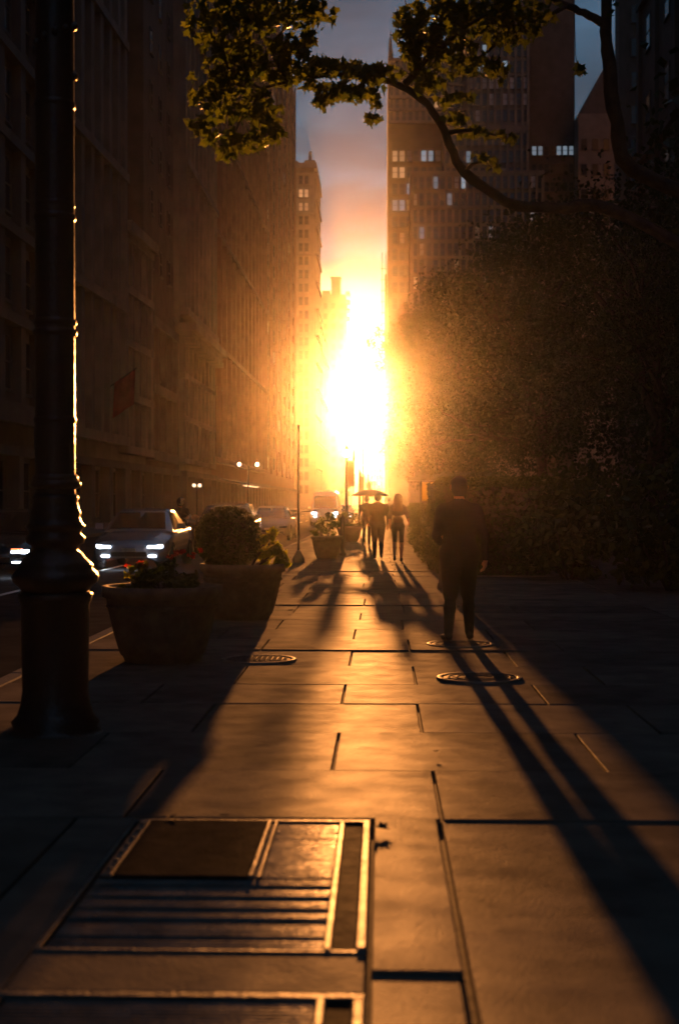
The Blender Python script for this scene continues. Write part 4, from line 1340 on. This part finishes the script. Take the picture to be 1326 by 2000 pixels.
car('silver saloon car facing us with bright white headlights, behind the planter', SEDAN, at(252, 1050, 33.0).x, 33.0, 'paint_silver')
car('dark car cut by the frame edge, with a white headlight and red marker', SEDAN, at(-18, 1050, 29.5).x, 29.5, 'paint_black', lead='indicator_amber')
car('dark tall car with a shining roof edge behind the ball shrub', SUV, at(432, 1050, 44.5).x, 44.5, 'paint_black', lights='glass_car')
car('grey car with glinting roof behind the dark tall car', SEDAN, at(524, 1050, 60).x, 60, 'paint_grey', lights='glass_car')
car('pale van with a roof sign, beyond the third planter', VAN, at(634, 1000, 96).x, 96, 'paint_white', 'van', lights='headlight_white', rack=True)
car('distant car with headlights on, left of the umbrella', SEDAN, at(672, 1000, 128).x, 128, 'paint_grey')


# ------------------------------------------------------------------ people
def sdf_mesh(prims, h=0.0115, mats=()):
    """prims: (a, b, ra, rb, k, tag, squash) round cones blended into one skin; surface nets over the field"""
    pts = np.array([p[0] for p in prims] + [p[1] for p in prims])
    rm = max(max(p[2], p[3]) for p in prims)
    lo, hi = pts.min(0) - rm - 0.05, pts.max(0) + rm + 0.05
    n = np.ceil((hi - lo) / h).astype(int) + 1
    F = np.full(n, 0.3, np.float32)
    TG = np.zeros(n, np.int8)
    BD = np.full(n, 9.0, np.float32)
    ax = [lo[i] + np.arange(n[i]) * h for i in range(3)]
    for (a, b, ra, rb, k, tg) in prims:
        a, b = np.array(a, float), np.array(b, float)
        m = max(ra, rb) + 0.08
        l2, h2 = np.minimum(a, b) - m, np.maximum(a, b) + m
        s = [slice(max(0, int((l2[i] - lo[i]) / h)), min(n[i], int((h2[i] - lo[i]) / h) + 2)) for i in range(3)]
        gx, gy, gz = np.meshgrid(*[ax[i][s[i]] for i in range(3)], indexing='ij')
        P = np.stack([gx, gy, gz], -1)
        ab = b - a
        t_ = np.clip(((P - a) @ ab) / max(ab @ ab, 1e-9), 0, 1)
        d = np.linalg.norm(P - (a + t_[..., None] * ab), axis=-1) - (ra + (rb - ra) * t_)
        sl_ = tuple(s)
        f0 = F[sl_]
        hh = np.maximum(k - np.abs(f0 - d), 0) / k
        F[sl_] = np.minimum(f0, d) - hh * hh * k * 0.25
        bd = BD[sl_]
        up = d < bd
        BD[sl_] = np.where(up, d, bd)
        TG[sl_] = np.where(up, tg, TG[sl_])
    S = F < 0
    c = [n[i] - 1 for i in range(3)]
    acc = np.zeros((*c, 3), np.float32)
    cnt = np.zeros(c, np.float32)
    corner = [(i, j, k) for i in (0, 1) for j in (0, 1) for k in (0, 1)]

    def cv(A, o):
        return A[o[0]:o[0] + c[0], o[1]:o[1] + c[1], o[2]:o[2] + c[2]]
    for o in corner:
        for axn in range(3):
            if o[axn] == 0:
                o2 = list(o)
                o2[axn] = 1
                f0, f1 = cv(F, o), cv(F, o2)
                x = (f0 < 0) != (f1 < 0)
                t_ = np.where(x, f0 / np.where(x, f0 - f1, 1), 0)
                for d in range(3):
                    acc[..., d] += np.where(x, o[d] + (t_ if d == axn else 0), 0)
                cnt += x
    act = cnt > 0
    idx = np.full(c, -1, np.int64)
    idx[act] = np.arange(act.sum())
    ii = np.argwhere(act)
    V = lo + (ii + acc[act] / cnt[act][:, None]) * h
    faces, tags = [], []
    for axn in range(3):
        o2 = [0, 0, 0]
        o2[axn] = 1
        s0 = S[:n[0] - o2[0], :n[1] - o2[1], :n[2] - o2[2]]
        s1 = S[o2[0]:, o2[1]:, o2[2]:]
        e = np.argwhere(s0 != s1)
        u, v = [(1, 2), (2, 0), (0, 1)][axn]
        ok = (e[:, u] > 0) & (e[:, v] > 0) & (e[:, u] < c[u]) & (e[:, v] < c[v]) & (e[:, axn] < c[axn])
        e = e[ok]
        ea, eb, ec = e.copy(), e.copy(), e.copy()
        ea[:, u] -= 1
        eb[:, u] -= 1
        eb[:, v] -= 1
        ec[:, v] -= 1
        qd = np.stack([idx[tuple(e.T)], idx[tuple(ea.T)], idx[tuple(eb.T)], idx[tuple(ec.T)]], 1)
        inside = S[tuple(e.T)]
        qd[~inside] = qd[~inside][:, ::-1]
        faces.append(qd)
        tags.append(TG[tuple(e.T)])
    Fc, Tg = np.concatenate(faces), np.concatenate(tags)
    me = np_mesh('body', V, Fc, mats[0], True)
    for mm in mats[1:]:
        me.materials.append(M[mm])
    if len(me.polygons) == len(Tg):
        me.polygons.foreach_set('material_index', Tg.astype(np.int32))
    return me


def person(label, x, y, H, heading, pose, mats, hair='short', group=None, shorts=False, bag=False, bulk=1.0):
    """mats: skin, top, trousers, shoes, hair -> tags 0..4; figure faces +Y before the turn"""
    SK, TO, TR, SH, HA = range(5)
    P = []
    v = lambda a: (a[0] * H, a[1] * H, a[2] * H)

    def cone(a, b, ra, rb, k, tg):
        P.append((v(a), v(b), ra * H, rb * H, k, tg))
    hip = {s: (s * 0.05, 0, 0.52) for s in (-1, 1)}
    for s in (-1, 1):
        kn, an, to = pose['leg'][s]
        cone(hip[s], kn, 0.054 * bulk, 0.034 * bulk, 0.03, TR)
        lower = SK if shorts else TR
        rk = 1.0 if shorts else 1.12
        mid = tuple((kn[i] * 0.65 + an[i] * 0.35) + (0, -0.006, 0)[i] for i in range(3))
        cone(kn, mid, 0.031 * rk, 0.033 * rk, 0.02, lower)
        cone(mid, an, 0.033 * rk, 0.020 * rk * (1 if shorts else 1.25), 0.02, lower)
        heel = (an[0], an[1] - 0.018, max(an[2] - 0.028, 0.016))
        cone(an, heel, 0.022, 0.020, 0.015, SH)
        cone(heel, to, 0.021, 0.016, 0.02, SH)
    lean = pose.get('lean', 0.0)
    cone((-0.045, 0, 0.525), (0.045, 0, 0.525), 0.058 * bulk, 0.058 * bulk, 0.04, TR)
    cone((-0.03, lean * 0.3, 0.61), (0.03, lean * 0.3, 0.61), 0.056 * bulk, 0.056 * bulk, 0.05, TO)
    cone((-0.055 * bulk, lean * 0.7, 0.735), (0.055 * bulk, lean * 0.7, 0.735), 0.060 * bulk, 0.060 * bulk, 0.06, TO)
    shw = 0.10 * pose.get('sw', 1.0)
    for s in (-1, 1):
        cone((s * 0.02, lean, 0.828), (s * shw, lean, 0.800), 0.040, 0.034, 0.05, TO)
    cone((0, lean, 0.80), (0, lean, 0.845), 0.055, 0.034, 0.04, TO)
    hy = lean + 0.012
    cone((0, lean, 0.845), (0, hy, 0.90), 0.031, 0.030, 0.02, SK)
    cone((0, hy + 0.004, 0.945), (0, hy - 0.004, 0.950), 0.047, 0.047, 0.02, SK)
    cone((0, hy + 0.016, 0.905), (0, hy + 0.014, 0.93), 0.030, 0.040, 0.03, SK)      # jaw
    cone((0, hy + 0.052, 0.935), (0, hy + 0.062, 0.922), 0.006, 0.009, 0.012, SK)    # nose
    cone((-0.014, hy + 0.050, 0.902), (0.014, hy + 0.050, 0.902), 0.006, 0.006, 0.008, SK)    # lips
    for s in (-1, 1):
        cone((s * 0.049, hy - 0.002, 0.925), (s * 0.052, hy - 0.006, 0.945), 0.007, 0.010, 0.006, SK)   # ears
    if hair == 'long':
        cone((0, hy - 0.012, 0.958), (0, hy - 0.014, 0.945), 0.053, 0.052, 0.02, HA)
        for s in (-1, 0, 1):
            cone((s * 0.022, hy - 0.024, 0.93), (s * 0.042, hy - 0.052, 0.76), 0.040, 0.026, 0.03, HA)
    elif hair == 'helmet':
        cone((0, hy, 0.945), (0, hy - 0.006, 0.95), 0.076, 0.078, 0.02, HA)
        cone((-0.02, hy + 0.045, 0.905), (0.02, hy + 0.045, 0.905), 0.035, 0.035, 0.03, HA)
    else:
        cone((0, hy - 0.004, 0.962), (0, hy - 0.014, 0.930), 0.0515, 0.0500, 0.012, HA)
    for s in (-1, 1):
        el, wr, fd = pose['arm'][s]
        sh_ = (s * shw, lean, 0.797)
        cone(sh_, el, 0.034 * bulk, 0.026, 0.03, TO)
        bare = pose.get('bare', False)
        cone(el, wr, 0.024 if bare else 0.027, 0.017 if bare else 0.021, 0.02, SK if bare else TO)
        # hand: palm, four fingers of unequal length bent at the knuckle, thumb from the side of the palm
        d = Vector(fd).normalized()
        side = Vector((0, 1, 0)) if abs(d.y) < 0.8 else Vector((0, 0, 1))
        side = (side - d * side.dot(d)).normalized()
        inn = d.cross(side).normalized()
        if inn.x * s > 0:
            inn = -inn
        w_ = Vector(wr)
        palm = w_ + d * 0.045
        cone(w_, tuple(w_ + d * 0.012), 0.015, 0.015, 0.012, SK)
        cone(tuple(w_ + d * 0.02 - side * 0.010), tuple(palm - side * 0.012), 0.011, 0.010, 0.01, SK)
        cone(tuple(w_ + d * 0.02 + side * 0.010), tuple(palm + side * 0.012), 0.011, 0.010, 0.01, SK)
        cu = pose.get('curl', {}).get(s, 0.35)
        for i_, fl_ in enumerate((0.020, 0.024, 0.025, 0.021)):
            b0 = palm + side * ((i_ - 1.5) * 0.0115) + d * 0.004
            b1 = b0 + (d * (1 - cu * 0.6) + inn * cu).normalized() * fl_
            b2_ = b1 + (d * (1 - cu * 1.6) + inn * cu * 1.7).normalized() * fl_ * 0.9
            cone(tuple(b0), tuple(b1), 0.0056, 0.0050, 0.004, SK)
            cone(tuple(b1), tuple(b2_), 0.0050, 0.0042, 0.003, SK)
        t0 = w_ + d * 0.018 + side * 0.014
        t1 = t0 + (d * 0.6 + side * 0.8 + inn * 0.3).normalized() * 0.022
        cone(tuple(t0), tuple(t1), 0.0068, 0.0060, 0.006, SK)
        cone(tuple(t1), tuple(t1 + (d + inn * 0.4).normalized() * 0.018), 0.0058, 0.0048, 0.004, SK)
    if pose.get('coat'):
        for s in (-1, 1):
            cone((s * 0.05, 0, 0.56), (s * 0.066, 0.012, 0.36), 0.060, 0.056, 0.05, TO)
    o = place('person', None, None, (x, y, pose.get('z', 0.0)), heading)
    tag(o, label, 'person', group)
    me = sdf_mesh(P, mats=mats)
    zmin = min(vv.co.z for vv in me.vertices)
    if 'z' not in pose:
        o.location.z = -zmin + 0.002
    place('body', me, o)
    em = MB()
    for s in (-1, 1):
        em.ball((s * 0.018 * H, (hy + 0.046) * H, 0.938 * H), 0.007 * H, 6)
    if hair != 'helmet':
        em.build('eyes', 'eye_white', o)
    if bag:
        MB().box(-0.09 * H, 0.09 * H, (lean - 0.125) * H, (lean - 0.058) * H, 0.60 * H, 0.80 * H, 0.02).build('backpack', 'cloth_black', o)
    return o


# legs: knee, ankle, toe for each side; stride with one foot lifted at the heel
def stride(f, b, lift=0.05, side=1):
    """side: the forward leg"""
    return {side: ((side * 0.05, f * 0.75, 0.285), (side * 0.048, f, 0.045), (side * 0.058, f + 0.09, 0.02)),
            -side: ((-side * 0.05, b * 0.25 + 0.02, 0.285), (-side * 0.048, b, 0.045 + lift), (-side * 0.055, b + 0.085, 0.02))}


def arms(s_f, sw=0.07, out=0.02):
    return {s_f: ((s_f * (0.125 + out), -0.02, 0.645), (s_f * (0.13 + out), sw, 0.515), (0, 0.25, -1)),
            -s_f: ((-s_f * (0.125 + out), -0.04, 0.645), (-s_f * (0.13 + out), -sw * 0.8, 0.51), (0, -0.1, -1))}


g1p, g2p = gnd(738, 1092), gnd(777, 1097)
person('man in dark loose clothes walking away, left of the long haired woman', g1p.x, g1p.y, 1.70, R(3),
       dict(leg=stride(0.07, -0.07, 0.03, -1), arm={-1: ((-0.155, -0.02, 0.66), (-0.15, 0.06, 0.56), (0.2, 0.6, -1)), 1: ((0.15, -0.03, 0.65), (0.15, 0.05, 0.53), (0, 0.3, -1))}, sw=1.22),
       ('skin', 'cloth_black', 'cloth_navy', 'shoe', 'hair_dark'), bulk=1.32, group='people walking away')
person('woman with long hair and bare legs walking beside the man', g2p.x, g2p.y, 1.68, R(-2),
       dict(leg=stride(0.04, -0.04, 0.02, 1), arm={-1: ((-0.13, -0.02, 0.65), (-0.12, 0.05, 0.54), (0, 0.3, -1)), 1: ((0.14, -0.03, 0.66), (0.15, 0.06, 0.60), (0.2, 0.6, -0.6))}, sw=0.88, bare=True),
       ('skin', 'cloth_brown', 'cloth_black', 'shoe', 'hair_brown'), hair='long', shorts=True, bulk=0.93, group='people walking away')
g = gnd(716, 1066)
person('person in dark clothes under the umbrella, ahead of the couple', g.x, g.y, 1.68, R(0),
       dict(leg=stride(0.08, -0.08, 0.04, 1), arm={-1: ((-0.14, -0.02, 0.65), (-0.14, 0.04, 0.52), (0, 0.2, -1)), 1: ((0.14, 0.03, 0.67), (0.07, 0.12, 0.73), (0, 0.1, 1))}, curl={1: 0.85}),
       ('skin', 'cloth_navy', 'cloth_black', 'shoe', 'hair_dark'), group='people walking away')
# umbrella held above that head
um = thing('umbrella', 'wide dark red umbrella held up ahead of the couple', 'umbrella', (g.x + 0.12, g.y + 0.22, 0))
mb = MB()
mb.sm = True
vs, fs = [], []
n = 32
ringz = [(0.02, 1.93), (0.22, 1.91), (0.42, 1.85), (0.58, 1.77), (0.68, 1.69)]
for i, (r_, z_) in enumerate(ringz):
    for k in range(n):
        a = 2 * math.pi * k / n
        sc_ = 1 - (0.06 * (i / 4)) * (0.5 - 0.5 * math.cos(8 * a))
        vs.append((r_ * sc_ * math.cos(a), r_ * sc_ * math.sin(a), z_ + 0.02 * (i / 4) * (0.5 - 0.5 * math.cos(8 * a))))
for i in range(4):
    for k in range(n):
        j = (k + 1) % n
        fs.append((i * n + k, (i + 1) * n + k, (i + 1) * n + j, i * n + j))
fs.append(tuple(range(n)))
mb.add(vs, fs)
can = mb.build('canopy', 'umbrella_cloth', um)
s_ = can.modifiers.new('thickness', 'SOLIDIFY')
s_.thickness = 0.004
MB().tube([(0, 0, 1.12), (0, 0, 1.97)], 0.008, 6).build('shaft', 'dark_metal', um)
MB().tube([(0, 0, 1.12), (0, 0, 1.02), (0.03, 0, 0.97), (0.06, 0, 1.0)], 0.014, 8).build('handle', 'dark_metal', um)
for k in range(8):
    a = 2 * math.pi * k / 8
    MB().tube([(0, 0, 1.90), (0.4 * math.cos(a), 0.4 * math.sin(a), 1.845), (0.67 * math.cos(a), 0.67 * math.sin(a), 1.685)], 0.004, 4).build('rib', 'dark_metal', um)
g = gnd(760, 1037)
person('small distant person seen between the man and the woman', g.x, g.y, 1.7, 0.0, dict(leg=stride(0.07, -0.07, 0.04, 1), arm=arms(-1)), ('skin', 'cloth_grey', 'cloth_navy', 'shoe', 'hair_dark'), group='people walking away')
# near pedestrian in the shade line
g = gnd(897, 1252)
person('near pedestrian all in dark clothes, walking at the edge of the shade', g.x, g.y, 1.73, R(9),
       dict(leg={-1: ((-0.060, -0.015, 0.285), (-0.088, -0.085, 0.062), (-0.102, 0.0, 0.022)), 1: ((0.066, 0.065, 0.29), (0.080, 0.085, 0.048), (0.094, 0.175, 0.02))},
            arm={-1: ((-0.145, 0.015, 0.645), (-0.10, 0.11, 0.60), (0.4, 1, 0.2)), 1: ((0.145, -0.055, 0.645), (0.15, -0.045, 0.505), (0, 0.1, -1))}, sw=1.0, lean=0.012),
       ('skin', 'cloth_black', 'cloth_black', 'shoe', 'hair_dark'), bulk=1.34)

# rider on a scooter between the silver car and the tall car
p = at(352, 1050, 40.6)
RX, RY = p.x, p.y
st = thing('motor_scooter', 'dark motor scooter with a small headlight beside the silver car', 'scooter', (RX, RY, -0.12))
mb = MB()
mb.sm = True
loft(mb, [[(-.13, -.62, .45), (-.10, -.66, .8), (0, -.68, .92), (.10, -.66, .8), (.13, -.62, .45)], [(-.2, -.5, .3), (-.2, -.45, .85), (0, -.45, 1.0), (.2, -.45, .85), (.2, -.5, .3)]])
mb.build('front_fairing', 'paint_black', st)
mb = MB()
mb.box(-0.16, 0.16, -0.46, 0.1, 0.24, 0.34, 0.03).box(-0.17, 0.17, 0.1, 0.85, 0.3, 0.68, 0.08)
mb.build('chassis', 'paint_black', st)
MB().box(-0.15, 0.15, 0.08, 0.8, 0.68, 0.78, 0.04).build('seat', 'rubber', st)
MB().tube([(-0.34, -0.38, 1.02), (-0.1, -0.46, 0.98), (0.1, -0.46, 0.98), (0.34, -0.38, 1.02)], 0.018, 8).build('handlebar', 'dark_metal', st)
MB().ball((0, -0.68, 0.84), 0.05, 8).build('headlight', 'headlight_white', st)
for s in (-1, 1):
    MB().tube([(s * 0.26, -0.42, 1.0), (s * 0.34, -0.44, 1.2)], 0.008, 5).ball((s * 0.35, -0.44, 1.22), 0.045, 6, 1, .4, 1).build('mirror', 'alloy', st)
for yy in (-0.62, 0.62):
    wh = place('wheel', None, st, (0, yy, 0.24))
    wh.rotation_euler = (0, math.pi / 2, 0)
    MB().lathe([(0.14, -0.05), (0.21, -0.055), (0.24, 0), (0.21, 0.055), (0.14, 0.05)], 20, cap=False).build('tyre', 'rubber', wh)
    MB().lathe([(0.14, -0.04), (0.14, 0.04), (0.02, 0.05)], 14, cap=False).build('rim', 'alloy', wh)
Hh = 1.7
dz = 0.80 - 0.465 * Hh - 0.12
person('helmeted rider in black on the scooter between the cars', RX, RY + 0.28, Hh, math.pi,
       dict(leg={s: ((s * 0.085, 0.22, 0.50), (s * 0.08, 0.26, 0.275), (s * 0.085, 0.35, 0.235)) for s in (-1, 1)},
            arm={s: ((s * 0.15, 0.13, 0.70), (s * 0.17, 0.33, 0.69), (0, 1, -0.2)) for s in (-1, 1)}, curl={-1: 0.8, 1: 0.8}, lean=0.05, z=dz),
       ('skin', 'cloth_black', 'cloth_black', 'shoe', 'helmet_black'), hair='helmet')

# ------------------------------------------------------------------ small things on the pavement
lf = np.array(MAPLE)


def fallen(px_, py_, s, label, curl):
    g = gnd(px_, py_)
    mb = MB()
    a = rng.uniform(0, 6)
    k = len(lf)
    vs = [(s * (x_ * math.cos(a) - (y_ - .45) * math.sin(a)), s * (x_ * math.sin(a) + (y_ - .45) * math.cos(a)), 0.014 + s * curl * (abs(x_) + abs(y_ - .45) * 0.5)) for x_, y_ in lf]
    vs += [(x_, y_, z_ + 0.002) for x_, y_, z_ in vs]
    mb.add(vs, [tuple(range(k))[::-1], tuple(range(k, 2 * k))] + [(i, (i + 1) % k, (i + 1) % k + k, i + k) for i in range(k)])
    tag(mb.build('fallen_leaf', 'soil', None, (g.x, g.y, 0.004)), label, 'leaf', 'dry leaves on the pavement')


fallen(748, 1628, 0.085, 'curled dark leaf at the far corner of the vault grating', 0.35)
fallen(850, 1474, 0.03, 'tiny dark leaf on the slab beside the long shadows', 0.3)
fallen(565, 1196, 0.10, 'dry curled leaf near the edge of the planter shadow', 0.3)
fallen(336, 1604, 0.05, 'dark leaf against the top edge of the vault frame, in line with the hatch plate', 0.2)
fallen(438, 1602, 0.04, 'small dark leaf against the frame, in the middle of its top edge', 0.2)
fallen(610, 1262, 0.03, 'dark leaf speck on the sunlit slabs beyond the studded cover', 0.2)

# ------------------------------------------------------------------ haze over the street
hz = MB().box(-515, 515, -215, 800, -2.0, 90).build('haze', ())
hz['kind'] = 'stuff'
hm = bpy.data.materials.new('street_haze')
hm.use_nodes = True
t = NT(hm.node_tree)
out = t.new('ShaderNodeOutputMaterial')
pv = t.new('ShaderNodeVolumePrincipled')
pv.inputs['Color'].default_value = (0.95, 0.93, 0.9, 1)
pv.inputs['Density'].default_value = 0.000080      # wide scatter lobe, added for the broad glow round the sun
pv.inputs['Anisotropy'].default_value = 0.966
pw = t.new('ShaderNodeVolumePrincipled')           # narrow scatter lobe, added for the white core at the sun
pw.inputs['Color'].default_value = (0.95, 0.93, 0.9, 1)
pw.inputs['Density'].default_value = 0.000008
pw.inputs['Anisotropy'].default_value = 0.985
av = t.new('ShaderNodeAddShader')
t.link(pv.outputs[0], av.inputs[0])
t.link(pw.outputs[0], av.inputs[1])
t.link(av.outputs[0], out.inputs['Volume'])
hz.data.materials.append(hm)
hm.cycles.homogeneous_volume = True
